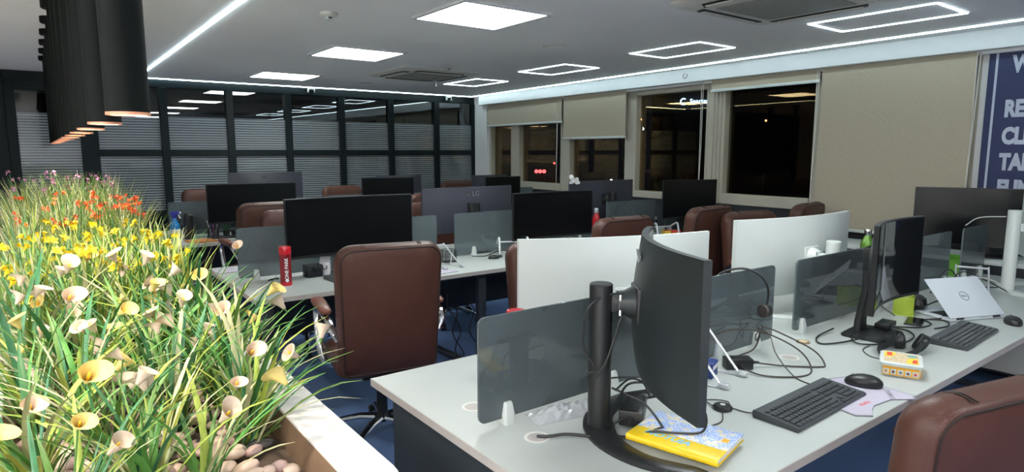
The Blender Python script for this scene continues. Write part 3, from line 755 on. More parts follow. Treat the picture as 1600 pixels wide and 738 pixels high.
# ------------------------------------------------------------------ monitors
def monitor(label, loc, rz, w_, h_, zt, body='black_plastic', rad=1.5, stand='pole', yoff=-0.16, logo=None, scr='screen', group=None, tilt=0.0, bulge=0.035, pole_h=None, name='monitor', arm_z=None, base=True):
    """faces local -Y; loc is where the stand meets the desk; zt = height of the top edge above the desk."""
    t = thing(name, label, 'monitor', (loc[0], loc[1], loc[2] if len(loc) > 2 else ZD), R(rz), group)
    zb = zt - h_; hw = w_ / 2
    nx, nz = 18, 8
    def fy(x): return yoff - x * x / (2 * rad) + 0.0
    def ty(x, z):
        u, v = x / hw, (z - zb - h_ * 0.45) / (h_ * 0.5)
        return 0.020 + bulge * max(0, 1 - u * u * 1.15) * max(0, 1 - v * v * 0.9)
    F = []; B = []
    for j in range(nz + 1):
        z = zb + h_ * j / nz
        F.append([(-hw + w_ * i / nx, fy(-hw + w_ * i / nx), z) for i in range(nx + 1)])
        B.append([(p[0], p[1] + ty(p[0], z), z) for p in F[-1]])
    m = MB()
    m.loft(F, (False, False), closed=False)
    m.loft(B, (False, False), closed=False)
    m.loft([F[0], B[0]], (False, False), closed=False); m.loft([F[-1], B[-1]], (False, False), closed=False)
    m.loft([[r_[0] for r_ in F], [r_[0] for r_ in B]], (False, False), closed=False); m.loft([[r_[-1] for r_ in F], [r_[-1] for r_ in B]], (False, False), closed=False)
    me = m.mesh('housing', body, smooth=0)
    bm = bmesh.new(); bm.from_mesh(me); bmesh.ops.remove_doubles(bm, verts=bm.verts, dist=1e-5); bmesh.ops.recalc_face_normals(bm, faces=bm.faces); bm.to_mesh(me); bm.free()
    for p in me.polygons: p.use_smooth = True
    me.set_sharp_from_angle(angle=R(40))
    hd = place('housing', me, t)
    g = 0.007
    def strip(x0, x1, z0, z1, off):
        return [[(x0 + (x1 - x0) * i / nx, fy(x0 + (x1 - x0) * i / nx) + off, z) for i in range(nx + 1)] for z in (z0, z1)]
    a = strip(-hw + g, hw - g, zb + 0.014, zt - g, -0.0012); c = strip(-hw + g, hw - g, zb + 0.014, zt - g, 0.004)
    m = MB().loft(a, (False, False), closed=False).loft(c, (False, False), closed=False)
    m.loft([a[0], c[0]], (False, False), closed=False).loft([a[1], c[1]], (False, False), closed=False)
    m.obj('screen', scr, t)
    if body != 'white_plastic':
        a = strip(-hw + 0.002, hw - 0.002, zb + 0.001, zb + 0.012, -0.002)
        c = strip(-hw + 0.002, hw - 0.002, zb + 0.001, zb + 0.012, 0.004)
        MB().loft(a, (False, False), closed=False).loft(c, (False, False), closed=False).loft([a[1], c[1]], (False, False), closed=False).loft([a[0], c[0]], (False, False), closed=False).obj('chin_bezel', 'black_plastic', t)
    az = arm_z or zb + h_ * 0.52
    ym = yoff + 0.020 + bulge * 0.95
    sm = 'white_plastic' if body == 'white_plastic' else 'black_plastic'
    if stand == 'pole':
        ph = pole_h or az + 0.07
        pr = 0.033
        pl = MB().lathe([(pr, 0.012), (pr, ph - 0.003), (pr - 0.003, ph), (0.001, ph)], 24).obj('stand_pole', sm, t)
        MB().box(-0.022, 0.022, ym + 0.03, -pr + 0.006, az - 0.022, az + 0.022).obj('arm', sm, t, bevel=0.003)
        MB().lathe([(0.047, 0), (0.045, 0.02), (0.036, 0.038), (0.034, 0.055)], 24, T(0, ym - 0.006, az) @ RX(-PI / 2)).obj('tilt_joint', 'monitor_grey' if sm != 'white_plastic' else sm, t)
        MB().box(-0.055, 0.055, ym - 0.02, ym + 0.004, az - 0.05, az + 0.05).obj('mount_plate', sm, t, bevel=0.004)
        for s in (-1, 1): MB().tube([(s * 0.026, ym + 0.045, az - 0.03), (s * 0.026, ym + 0.045, az + 0.03)], 0.006, 8).obj('hinge_pin', 'chrome', t)
        if base:
            pts = bez([(-0.275, -0.235, 0.007), (-0.21, -0.10, 0.007), (-0.11, -0.022, 0.007), (0, 0.0, 0.007), (0.11, -0.022, 0.007), (0.21, -0.10, 0.007), (0.275, -0.235, 0.007)], 5)
            n = len(pts); rings = []
            for i, p in enumerate(pts):
                q = (pts[min(i + 1, n - 1)] - pts[max(i - 1, 0)]).normalized(); nn = Vector((-q.y, q.x, 0))
                hw2 = 0.024 + 0.022 * (1 - abs(2 * i / (n - 1) - 1)) ; zz = 0.013 if 0 < i < n - 1 else 0.008
                rings.append([tuple(p + nn * hw2 * e + Vector((0, 0, zc - 0.007))) for e, zc in ((-1, 0.0), (1, 0.0), (1, zz * 0.7), (0.8, zz), (-0.8, zz), (-1, zz * 0.7))])
            MB().loft(rings).obj('stand_base', sm, t, smooth=R(50))
    else:
        MB().loft([[(a_, y_ + b_, z_) for a_, b_ in rrect(wd, 0.014, 0.008, 3)] for z_, y_, wd in ((0.012, 0.0, 0.05), (0.06, 0.0, 0.042), (az * 0.6, -0.02, 0.036), (az, ym + 0.025, 0.036), (az + 0.05, ym + 0.02, 0.036))]).obj('stand_neck', sm, t)
        MB().box(-0.05, 0.05, ym - 0.02, ym + 0.035, az - 0.045, az + 0.05).obj('mount_plate', sm, t, bevel=0.005)
        MB().loft([[(a_, b_ - 0.05, z_) for a_, b_ in rrect(0.12 - i_, 0.095 - i_, 0.03, 5)] for z_, i_ in ((0, 0.002), (0.002, 0), (0.009, 0), (0.013, 0.006))]).obj('stand_base', sm, t)
    if logo:
        lz = zt - 0.055
        yl = fy(0) + ty(0, lz)
        sl = (ty(0, lz + 0.03) - ty(0, lz - 0.03)) / 0.06
        tl = math.atan(sl)
        col = 'logo_light'
        g_ = MB().lathe([(0.026, 0), (0.026, 0.002), (0.001, 0.002)], 20, T(0.036, yl + 0.0015, lz) @ RX(-PI / 2 + tl)).obj('logo_disc', 'logo_grey', t)
        MB().tube([(0.036 - 0.015 * math.cos(a_), yl + 0.0035, lz + 0.015 * math.sin(a_)) for a_ in [R(35 + 30 * k_) for k_ in range(10)]], 0.0016, 5).box(0.034, 0.0385, yl + 0.002, yl + 0.005, lz - 0.010, lz + 0.006).box(0.024, 0.036, yl + 0.002, yl + 0.005, lz - 0.010, lz - 0.006).obj('logo_face', col, g_)
        if logo == 'LG':
            text('logo_letters', 'LG', 0.056, col, t, (-0.034, yl + 0.006, lz), (PI / 2 - tl, 0, PI), 0.001, 0.0005)
    return t

G1 = 'monitors on the near desk'
monitor('dark curved monitor on a black pole stand, seen from behind on the near desk', (1.25, 1.25), 52, 0.665, 0.400, 0.555, 'monitor_grey', 0.85, 'pole', -0.145, 'disc', group=G1, bulge=0.03, pole_h=0.432, arm_z=0.375)
monitor('curved black monitor with reflective screen beside the silver laptop', (2.88, 1.262), 6, 0.60, 0.36, 0.512, 'black_plastic', 1.0, 'neck', -0.095, None, 'screen_gloss', G1)
monitor('white curved monitor seen from behind, left of the pair', (1.80, 1.60), 161, 0.85, 0.37, 0.466, 'white_plastic', 1.8, 'pole', -0.14, None, group=G1, bulge=0.03, pole_h=0.29, arm_z=0.22)
monitor('white curved monitor with a white pole stand showing, in front of the facing chair', (3.03, 1.475), 175, 0.92, 0.38, 0.482, 'white_plastic', 1.8, 'pole', -0.16, None, group=G1, bulge=0.03, pole_h=0.375, arm_z=0.285)
monitor('white monitor seen edge-on with its white pole at the right picture edge', (4.43, 1.150), 38, 0.60, 0.37, 0.55, 'white_plastic', 1.8, 'pole', -0.16, None, group=G1, bulge=0.02, pole_h=0.47)
G2 = 'monitors on the middle desk'
monitor('wide black monitor screen behind the red bottle', (1.603, 4.035), 1.0, 0.865, 0.37, 0.514, 'black_plastic', 2.4, 'neck', -0.135, None, group=G2)
monitor('slate monitor seen from behind with a round emblem and two letters', (2.80, 4.20), 178, 0.845, 0.365, 0.515, 'monitor_slate', 2.4, 'neck', -0.12, 'LG', group=G2, bulge=0.025)
monitor('black monitor screen between the slate monitor and a brown chair back', (3.27, 3.98), -2, 0.80, 0.365, 0.485, 'black_plastic', 2.4, 'neck', -0.15, None, group=G2)
monitor('dark slate monitor back with pole stand behind the small red bottle', (4.35, 4.22), 178, 0.82, 0.365, 0.525, 'monitor_slate', 2.4, 'pole', -0.13, None, group=G2, bulge=0.02, pole_h=0.42)
monitor('black monitor screen rising behind the tall brown chair back', (4.98, 3.92), -14, 0.62, 0.36, 0.535, 'black_plastic', 2.4, 'neck', -0.12, None, group=G2)
G3 = 'monitors on the back desk'
monitor('wide black monitor screen behind the pen cup on the back desk', (1.625, 6.48), 1, 0.82, 0.365, 0.50, 'black_plastic', 2.4, 'neck', -0.16, None, group=G3)
monitor('slate monitor back with emblem before the partition, in the back row', (1.93, 6.78), 180, 0.76, 0.36, 0.585, 'monitor_slate', 2.4, 'neck', -0.12, 'disc', group=G3, bulge=0.02)
monitor('black monitor screen behind the wide screen, in the back row centre', (3.05, 6.46), -3, 0.60, 0.345, 0.52, 'black_plastic', 2.4, 'neck', -0.14, None, group=G3)
monitor('slate monitor back hidden behind the back row centre screen', (3.50, 6.80), 186, 0.62, 0.345, 0.515, 'monitor_slate', 2.4, 'neck', -0.12, None, group=G3)
monitor('small black monitor screen before the white corner pillar', (4.58, 6.46), 2, 0.54, 0.33, 0.495, 'black_plastic', 2.4, 'neck', -0.14, None, group=G3)
monitor('black monitor back just showing above the screen by the corner pillar', (4.85, 6.86), 180, 0.56, 0.33, 0.49, 'monitor_slate', 2.4, 'neck', -0.12, None, group=G3)

# side cabinet under the lowered blind, with its monitor
t = thing('side_cabinet', 'low white-topped cabinet below the lowered blind', 'cabinet', (5.02, 0.55, 0))
MB().box(0, 0.385, 0, 2.05, 0.80, 0.83).obj('cabinet_top', 'white_plastic', t, bevel=0.003)
MB().box(0.02, 0.38, 0.02, 2.03, 0.08, 0.80).obj('body', 'charcoal', t, smooth=0)
for k in range(4):
    dd = MB().box(0.0, 0.02, 0.03 + 0.5 * k, 0.515 + 0.5 * k, 0.10, 0.60).obj('cabinet_door', 'offwhite', t, bevel=0.003)
    MB().box(-0.012, 0.0, 0.45 + 0.5 * k, 0.46 + 0.5 * k, 0.40, 0.52).obj('handle', 'chrome', dd, bevel=0.002)
MB().box(0.0, 0.02, 0.03, 2.02, 0.655, 0.70).obj('shelf_edge', 'white_plastic', t, smooth=0)
monitor('large black screen standing on the cabinet under the lowered blind', (5.24, 1.52, 0.83), -68, 0.86, 0.40, 0.475, 'black_plastic', 3.0, 'neck', -0.13, None)

# ------------------------------------------------------------------ planter with artificial plants
pl = thing('planter', 'long white planter cabinet with rounded corners, filled with plants and pebbles', 'planter', (0.165, 3.32, 0))
OUT = rrect(0.385, 2.30, 0.13, 8); INN = rrect(0.2825, 2.195, 0.05, 8)
def lv(poly, z): return [(a, b, z) for a, b in poly]
MB().loft([lv(rrect(0.36, 2.275, 0.11, 8), 0), lv(rrect(0.36, 2.275, 0.11, 8), 0.872)], (True, False)).obj('cabinet', 'planter_white', pl)
MB().loft([lv(OUT, 0.872), lv(OUT, 0.897), lv(rrect(0.382, 2.297, 0.128, 8), 0.90), lv(rrect(0.2845, 2.197, 0.05, 8), 0.90), lv(INN, 0.898), lv(INN, 0.880)], (False, False)).obj('rim', 'planter_white', pl, smooth=R(40))
MB().loft([lv(INN, 0.893), lv(rrect(0.270, 2.18, 0.05, 8), 0.87), lv(rrect(0.262, 2.17, 0.05, 8), 0.80)], (False, False)).obj('liner', 'planter_liner', pl)
MB().loft([lv(rrect(0.268, 2.18, 0.05, 8), 0.80), lv(rrect(0.268, 2.18, 0.05, 8), 0.832)]).obj('soil_bed', 'soil', pl)
def pebble_mesh(seed):
    rnd = random.Random(seed)
    bm = bmesh.new(); bmesh.ops.create_icosphere(bm, subdivisions=2, radius=1.0)
    a, b_, c = rnd.uniform(0.85, 1.3), rnd.uniform(0.75, 1.0), rnd.uniform(0.5, 0.75)
    ph = [rnd.uniform(0, 6) for _ in range(3)]
    for v in bm.verts:
        k_ = 1 + 0.10 * math.sin(2.3 * v.co.x + ph[0]) * math.cos(1.9 * v.co.y + ph[1])
        v.co = Vector((v.co.x * a * k_, v.co.y * b_ * k_, v.co.z * c))
    me = bpy.data.meshes.new('pebble'); bm.to_mesh(me); bm.free()
    for p in me.polygons: p.use_smooth = True
    return me
PB = []
for k in range(4):
    me = pebble_mesh(k); me.materials.append(MATS['pebble']); PB.append(me)
pbd = pebble_mesh(9); pbd.materials.append(MATS['pebble_dark'])
rnd = random.Random(3)
done = []
while len(done) < 280:
    y = 1.06 + 1.15 * rnd.random() ** 1.1; x = rnd.uniform(-0.075, 0.405); r = rnd.uniform(0.015, 0.027)
    if any((x - a) ** 2 + (y - b_) ** 2 < (0.56 * (r + c)) ** 2 for a, b_, c in done): 
        if rnd.random() < 0.985: continue
    done.append((x, y, r))
    o = place('pebble', pbd if rnd.random() < 0.07 else rnd.choice(PB), pl, (x - 0.165, y - 3.32, 0.832 + r * 0.45 + rnd.uniform(0, 0.012)))
    o.scale = (r, r, r); o.rotation_euler = (rnd.uniform(-0.3, 0.3), rnd.uniform(-0.3, 0.3), rnd.uniform(0, 6.3))

LEAF = ['leaf_green', 'leaf_lime', 'leaf_sage', 'leaf_deep']
def blade(mb, L, wd, az, lean, droop, mi=0, base=(0, 0), seg=6, tw=0.0):
    """tapered, folded, drooping strap leaf"""
    rows = []; p = Vector((base[0], base[1], 0)); th = lean
    for k in range(seg + 1):
        u = k / seg
        wdt = wd * (0.55 + 0.9 * u) * (1 - u) ** 0.55 if u < 1 else 0
        wdt = max(wdt, 0.0006)
        dirv = Vector((math.sin(th) * math.cos(az), math.sin(th) * math.sin(az), math.cos(th)))
        side = Vector((-math.sin(az + tw * u), math.cos(az + tw * u), 0))
        nrm = dirv.cross(side)
        rows.append([tuple(p - side * wdt), tuple(p + nrm * wdt * 0.45), tuple(p + side * wdt)])
        p = p + dirv * (L / seg); th += droop / seg * (0.4 + 1.2 * u)
    mb.loft(rows, (False, False), mi=mi, closed=False)
BL = {}
rb = random.Random(11)
for m_ in LEAF:
    for v_ in range(5):
        mb = MB()
        blade(mb, rb.uniform(0.32, 0.48), rb.uniform(0.0060, 0.0115), 0, rb.uniform(0.05, 0.25), rb.uniform(0.3, 1.3), 0, (0, 0), 6, rb.uniform(-0.5, 0.5))
        BL[(m_, v_)] = mb.mesh('leaf_blade', m_, smooth=R(80))
def petal(mb, L, W, az, open_, mi=0, cup=0.6):
    rows = []
    for k in range(5):
        u = k / 4
        wdt = W * math.sin(PI * (0.12 + 0.80 * u)) 
        a = open_ * u * (0.6 + 0.4 * u)
        r_ = L * u * math.sin(a) ; z = L * u * math.cos(a)
        c = Vector((math.cos(az), math.sin(az), 0)); s_ = Vector((-math.sin(az), math.cos(az), 0))
        rows.append([tuple(c * (r_ - 0.0) - s_ * wdt * (1 - 0.15) + c * (-cup * wdt * 0.35) + Vector((0, 0, z))), tuple(c * (r_ + cup * wdt * 0.3) + Vector((0, 0, z))), tuple(c * (r_ - 0.0) + s_ * wdt * (1 - 0.15) + c * (-cup * wdt * 0.35) + Vector((0, 0, z)))])
    mb.loft(rows, (False, False), mi=mi, closed=False)
def calla_mesh(seed):
    rnd = random.Random(seed); mb = MB(); rings = []
    n = 14
    for k in range(7):
        u = k / 6
        ring_ = []
        for i in range(n):
            a = 2 * PI * i / n
            front = 0.5 + 0.5 * math.cos(a)
            r_ = 0.006 + 0.024 * u ** 1.3 * (0.85 + 0.3 * front)
            z = 0.062 * u * (0.72 + 0.55 * front) - 0.02 * u ** 4 * front
            ring_.append((r_ * math.cos(a) + 0.016 * u ** 3 * front, r_ * math.sin(a) * 1.05, z))
        rings.append(ring_)
    mb.loft(rings, (True, False), mi=0)
    mb.lathe([(0.003, 0.006), (0.0042, 0.02), (0.004, 0.04), (0.001, 0.046)], 8, None, 1)
    mb.lathe([(0.002, -0.02), (0.003, -0.005), (0.0065, 0.002)], 8, None, 2)
    return mb.mesh('flower', ['petal_cream' if seed < 2 else 'petal_butter', 'spadix', 'stem_green'], smooth=R(80))
def bloom_mesh(mats, L, W, n=6, op=0.9):
    mb = MB()
    for i in range(n): petal(mb, L, W, 2 * PI * i / n + 0.2, op * (1 if i % 2 else 0.75), 0)
    mb.lathe([(0.0015, -0.012), (0.003, 0.0), (0.005, L * 0.2), (0.0055, L * 0.55), (0.001, L * 0.6)], 7, None, 1)
    return mb.mesh('flower', mats, smooth=R(80))
FL = {'cream': [calla_mesh(i) for i in range(3)],
      'yellow': [bloom_mesh(['petal_yellow', 'petal_yellow'], 0.024, 0.010, 6, 1.0), bloom_mesh(['petal_yellow', 'petal_yellow'], 0.022, 0.010, 5, 0.8)],
      'red': [bloom_mesh(['petal_red', 'petal_orange'], 0.022, 0.009, 5, 0.9), bloom_mesh(['petal_orange', 'petal_red'], 0.020, 0.008, 5, 0.9)],
      'purple': [bloom_mesh(['petal_purple', 'petal_pink'], 0.018, 0.007, 5, 1.0), bloom_mesh(['petal_pink', 'petal_purple'], 0.017, 0.007, 5, 1.0)]}
PBASE = 0.835
def flower_on(t, kind, rnd, hmin, hmax, spread, many=1):
    az = rnd.uniform(0, 2 * PI); h = rnd.uniform(hmin, hmax); d = rnd.uniform(0.1, 1) * spread
    tip = Vector((d * math.cos(az), d * math.sin(az), h))
    st = MB().tube(bez([(0, 0, 0), (tip.x * 0.25, tip.y * 0.25, h * 0.5), tuple(tip)], 4), 0.0017, 5).obj('stem', 'stem_green', t)
    for k in range(many):
        f = place('flower', rnd.choice(FL[kind]), t)
        q = Vector((rnd.uniform(-1, 1), rnd.uniform(-1, 1), rnd.uniform(-0.7, 0.5))) * (0.026 if many > 1 else 0)
        f.location = tip + q
        if kind == 'cream': f.rotation_euler = (rnd.uniform(0.2, 1.0), rnd.uniform(-0.5, 0.5), rnd.uniform(0, 6.3)); s_ = rnd.uniform(0.50, 0.78)
        else: f.rotation_euler = (rnd.uniform(-1.0, 1.0), rnd.uniform(-1.0, 1.0), rnd.uniform(0, 6.3)); s_ = rnd.uniform(0.75, 1.05)
        f.scale = (s_, s_, s_)
def near_plant(x, y, n, sc_, nf, rnd, bias=0.0):
    t = thing('lily_plant', 'strap-leaved plant with cream lily flowers at the near end of the planter', 'plant', (x, y, PBASE), 0, 'cream lily plants in the planter')
    for k in range(n):
        m_ = rnd.choices(LEAF, (5, 3, 2.4, 2.6))[0]
        o = place('leaf_blade', BL[(m_, rnd.randrange(5))], t, (rnd.gauss(0, 0.014), rnd.gauss(0, 0.014), 0))
        s_ = sc_ * rnd.uniform(0.6, 1.12)
        o.scale = (s_ * rnd.uniform(0.9, 1.4), s_ * rnd.uniform(0.9, 1.4), s_)
        e_ = Matrix.Rotation(bias * 1.6, 3, 'Y') @ Matrix.Rotation(rnd.uniform(0, 2 * PI), 3, 'Z') @ Matrix.Rotation(abs(rnd.gauss(0.10, 0.20)), 3, 'Y')
        o.rotation_euler = e_.to_euler()
    for k in range(nf): flower_on(t, 'cream', rnd, 0.20 * sc_, 0.385 * sc_, 0.19)
    return t
rp = random.Random(21)
near_spots = [(0.0, 1.26, 30, 0.76, 0), (0.13, 1.38, 34, 0.82, 0), (0.235, 1.40, 20, 0.74, 0), (0.355, 1.56, 50, 0.88, 0.16), (0.36, 1.70, 50, 0.94, 0.10), (0.09, 1.54, 50, 0.86, 0), (-0.05, 1.56, 48, 0.86, -0.05), (0.22, 1.72, 50, 0.92, 0),
              (0.37, 1.88, 52, 1.0, 0.06), (0.04, 1.80, 50, 0.92, 0), (0.19, 1.96, 50, 0.95, 0), (0.37, 2.06, 52, 1.02, 0.04), (-0.05, 1.98, 48, 0.94, -0.05), (0.06, 2.12, 48, 0.95, 0), (0.25, 2.18, 50, 0.96, 0), (0.38, 2.30, 50, 1.02, 0.04), (-0.04, 2.28, 46, 0.95, 0), (0.14, 2.34, 46, 0.96, 0)]
for i, (x, y, n, s_, b_) in enumerate(near_spots):
    near_plant(x, y, n, s_, 5 if i > 7 else 3, rp, b_)
def far_plant(x, y, n, L, kind, nf, many, rnd, label, group, pal, wd=(0.003, 0.006), hf=(0.24, 0.36)):
    t = thing('flowering_plant', label, 'plant', (x, y, PBASE), 0, group)
    mb = MB()
    for k in range(n):
        blade(mb, L * rnd.uniform(0.6, 1.1), rnd.uniform(*wd), rnd.uniform(0, 2 * PI), abs(rnd.gauss(0.12, 0.16)), rnd.uniform(0.2, 1.1), rnd.choices(range(4), pal)[0], (rnd.gauss(0, 0.03), rnd.gauss(0, 0.03)), 5)
    f = mb.obj('foliage', LEAF, t, smooth=R(80)); f['kind'] = 'stuff'
    for k in range(nf): flower_on(t, kind, rnd, hf[0], hf[1], 0.09, many)
for i in range(24):
    x = -0.06 + 0.145 * (i % 4) + rp.uniform(-0.03, 0.03); y = 2.46 + 0.20 * (i // 4) + rp.uniform(-0.05, 0.05)
    far_plant(x, y, 74, 0.40, 'yellow', 4, 2, rp, 'grassy plant with yellow flower clusters in the planter', 'yellow flowering plants in the planter', (4, 4, 3, 1.5), (0.004, 0.0085), (0.27, 0.40))
for i in range(20):
    x = -0.06 + 0.145 * (i % 4) + rp.uniform(-0.03, 0.03); y = 3.72 + 0.21 * (i // 4) + rp.uniform(-0.05, 0.05)
    far_plant(x, y, 80, 0.47, 'red', 3 if x > 0.1 else 1, 3, rp, 'grassy plant with orange-red flower clusters in the planter', 'red flowering plants in the planter', (3, 3, 5, 1.5), (0.003, 0.0065), (0.36, 0.48))
for i in range(16):
    x = -0.06 + 0.145 * (i % 4) + rp.uniform(-0.03, 0.03); y = 4.82 + 0.19 * (i // 4) + rp.uniform(-0.05, 0.05)
    far_plant(x, y, 90, 0.55, 'purple', 2, 2, rp, 'fine grassy plant with small purple flowers at the far end of the planter', 'purple flowering plants in the planter', (3, 2, 5, 1.5), (0.0025, 0.005), (0.46, 0.58))

# ------------------------------------------------------------------ things on the near desk
def keyboard(loc, rz, label, group, single=True):
    t = thing('keyboard', label, 'keyboard', (loc[0], loc[1], ZD), R(rz), group)
    prof = [(-0.072, 0.004), (-0.070, 0.0), (0.070, 0.0), (0.074, 0.006), (0.074, 0.021), (0.070, 0.024), (0.052, 0.0235), (-0.066, 0.0135), (-0.072, 0.010)]
    MB().loft([[(x, a, b_) for a, b_ in prof] for x in (-0.222, -0.219, 0.219, 0.222)]).obj('body', 'kb_body', t, smooth=R(30))
    km = {}
    allk = MB()
    def key(x, y, wx, wy):
        kk = (round(wx, 4), round(wy, 4))
        hx, hy = wx / 2 - 0.0011, wy / 2 - 0.0011
        def build(mb, M=None):
            mb.loft([[(a, b_, z) for a, b_ in ((-hx + i_, -hy + i_), (hx - i_, -hy + i_), (hx - i_, hy - i_), (-hx + i_, hy - i_))] for z, i_ in ((-0.002, 0), (0.003, 0.0004), (0.0045, 0.0016))], M=M)
        z = 0.0135 + (y + 0.066) * 0.0865
        if single:
            if kk not in km: mb = MB(); build(mb); km[kk] = mb.mesh('key', 'key_black', smooth=0)
            place('key', km[kk], t, (x, y, z))
        else: build(allk, T(x, y, z))
    P = 0.0187
    x0 = -0.211
    rows = [(0.036, 0.012, [1] * 1 + [0.5] + [1] * 13), (0.014, P, [1] * 13 + [2]), (-0.0047, P, [1.5] + [1] * 12 + [1.5]), (-0.0234, P, [1.75] + [1] * 11 + [2.25]), (-0.0421, P, [2.25] + [1] * 10 + [2.75]), (-0.0598, 0.0165, [1.25, 1.25, 1.25, 6.25, 1.25, 1.25, 1.25, 1.25])]
    for y, hgt, ws in rows:
        x = x0
        for w_ in ws:
            if w_ == 0.5: x += 0.5 * P; continue
            key(x + w_ * P / 2, y, w_ * P, hgt); x += w_ * P
    xn = x0 + 15.25 * P
    for y in (0.014, -0.0047):
        for k in range(3): key(xn + (k + 0.5) * P * 0.92, y, P * 0.92, P)
    key(xn + 1.5 * P * 0.92, -0.0421, P * 0.92, P)
    for k in range(3): key(xn + (k + 0.5) * P * 0.92, -0.0598, P * 0.92, 0.0165)
    xp = xn + 3.05 * P * 0.92
    for r_, y in enumerate((0.014, -0.0047, -0.0234, -0.0421, -0.0598)):
        for k in range(4): key(xp + (k + 0.5) * P * 0.95, y, P * 0.95, 0.0165 if r_ == 4 else P)
    for k in range(8): key(xn + (k + 0.5) * P * 0.85, 0.036, P * 0.85, 0.012)
    if not single: allk.obj('keys', 'key_black', t, smooth=0)['kind'] = 'stuff'
    return t
keyboard((1.905, 0.962), 2.0, 'black keyboard lying half on the lilac mouse pad', 'keyboards on the near desk')
keyboard((3.165, 0.955), 3.0, 'black keyboard in front of the silver laptop', 'keyboards on the near desk')

def mouse(loc, rz, label, s_=1.0, z=ZD, m='black_plastic'):
    t = thing('computer_mouse', label, 'mouse', (loc[0], loc[1], z), R(rz), 'computer mice')
    rings = []
    n = 20
    for zf, sf in ((0, 0.93), (0.10, 0.985), (0.35, 1.0), (0.58, 0.94), (0.78, 0.78), (0.92, 0.5), (1.0, 0.06)):
        rr = []
        for i in range(n):
            a = 2 * PI * i / n
            wx = 0.031 * (1 - 0.10 * math.sin(a)); ly = 0.054
            yy = ly * math.sin(a) * sf - 0.006 * (1 - sf)
            hz = 0.036 * (1 - 0.10 * (yy / ly + 0.1) ** 2) * s_
            rr.append((wx * math.cos(a) * sf * s_, yy * s_, hz * zf))
        rings.append(rr)
    MB().loft(rings).obj('shell', m, t, smooth=R(70))
    MB().lathe([(0.004, -0.003), (0.0075, -0.0025), (0.0075, 0.0025), (0.004, 0.003)], 14, T(0, 0.030 * s_, 0.0265 * s_) @ RY(PI / 2)).obj('scroll_wheel', 'logo_grey', t)
    MB().tube([(0, 0.050 * s_, 0.018), (0, 0.038 * s_, 0.0275 * s_), (0, 0.016 * s_, 0.0335 * s_)], 0.0009, 5).obj('button_split', 'black_matte', t)
    return t
mouse((2.215, 0.945), 28, 'black mouse resting on the lilac mouse pad', 1.1, ZD + 0.0035)
mouse((3.60, 0.90), -60, 'black mouse to the right of the second keyboard', 1.1)

t = thing('mouse_pad', 'lilac shaped mouse pad with dark edge and red print', 'mouse pad', (0, 0, ZD))
pp = [(1.985, 1.03), (2.19, 1.05), (2.262, 1.02), (2.262, 0.93), (2.255, 0.80), (2.225, 0.785), (2.16, 0.832), (2.06, 0.842), (2.02, 0.83), (1.975, 0.808), (1.935, 0.842), (1.945, 0.90)]
cxp = sum(a for a, _ in pp) / len(pp); cyp = sum(b_ for _, b_ in pp) / len(pp)
MB().prism(pp, 0, 0.003).obj('edge_trim', 'grey_print', t, smooth=0)
MB().prism([(cxp + (a - cxp) * 0.965, cyp + (b_ - cyp) * 0.955) for a, b_ in pp], 0.003, 0.0035).obj('top_cloth', 'lilac', t, smooth=0)
text('red_lettering', 'NUKU', 0.020, 'red_print', t, (2.055, 0.868, 0.0037), (0, 0, R(-2)), 0.0001, 0.0004)
text('grey_lettering', 'GAMING', 0.024, 'grey_print', t, (2.20, 0.853, 0.0037), (0, 0, R(36)), 0.0001, 0.0003)

# snack box
t = thing('snack_box', 'plastic box with orange fruit label and yellow lid print', 'box', (2.472, 0.932, ZD), R(-68), None)
bx, by, bh = 0.064, 0.076, 0.052
MB().loft([[(a, b_, z) for a, b_ in rrect(bx - i_, by - i_, 0.012, 4)] for z, i_ in ((0, 0.008), (0.003, 0.005), (bh - 0.012, 0.002))]).obj('tub', 'white_plastic', t)
MB().loft([[(a, b_, z) for a, b_ in rrect(bx + e_, by + e_, 0.013, 4)] for z, e_ in ((bh - 0.012, 0.002), (bh - 0.002, 0.003), (bh, 0.0), (bh + 0.0005, -0.004))]).obj('lid', 'white_plastic', t)
for rot, hw_, off in ((0, bx - 0.008, -by), (PI / 2, by - 0.012, -bx)):
    M = RZ(rot)
    lab = MB().box(-hw_, hw_, off + 0.0012, off + 0.0035, 0.006, bh - 0.014, M).obj('fruit_label', 'orange_label', t, smooth=0)
    if rot == 0:
        for k in range(5):
            x = -hw_ + 2 * hw_ * (k + 0.5) / 5
            MB().box(x - 0.0085, x + 0.0085, off + 0.0004, off + 0.0012, 0.010, 0.029, M).obj('icon_tile', 'white_plastic', lab, bevel=0.0003)
            MB().lathe([(0.005, 0), (0.004, 0.0006), (0.0005, 0.0008)], 10, M @ T(x, off + 0.0004, 0.0195) @ RX(PI / 2)).obj('icon_fruit', ('fruit_orange', 'fruit_dark', 'grey_print', 'fruit_dark', 'red_print')[k], lab)
tl = MB().box(-bx + 0.010, bx - 0.010, -by + 0.012, by - 0.012, bh + 0.0004, bh + 0.0010).obj('lid_print', 'tan_label', t, smooth=0)
MB().prism([(-0.053, 0.063), (-0.053, 0.0), (-0.036, -0.004), (-0.018, 0.02), (-0.018, 0.063)], bh + 0.001, bh + 0.0014).obj('print_patch', 'yellow_label', tl, smooth=0)
MB().prism([(0.053, -0.063), (0.053, 0.01), (0.034, 0.015), (0.02, -0.01), (0.015, -0.063)], bh + 0.001, bh + 0.0014).obj('print_patch', 'yellow_label', tl, smooth=0)
MB().prism([(-0.045, 0.055), (-0.045, 0.012), (-0.028, 0.012), (-0.028, 0.055)], bh + 0.0014, bh + 0.0017).obj('print_patch', 'red_print', tl, smooth=0)
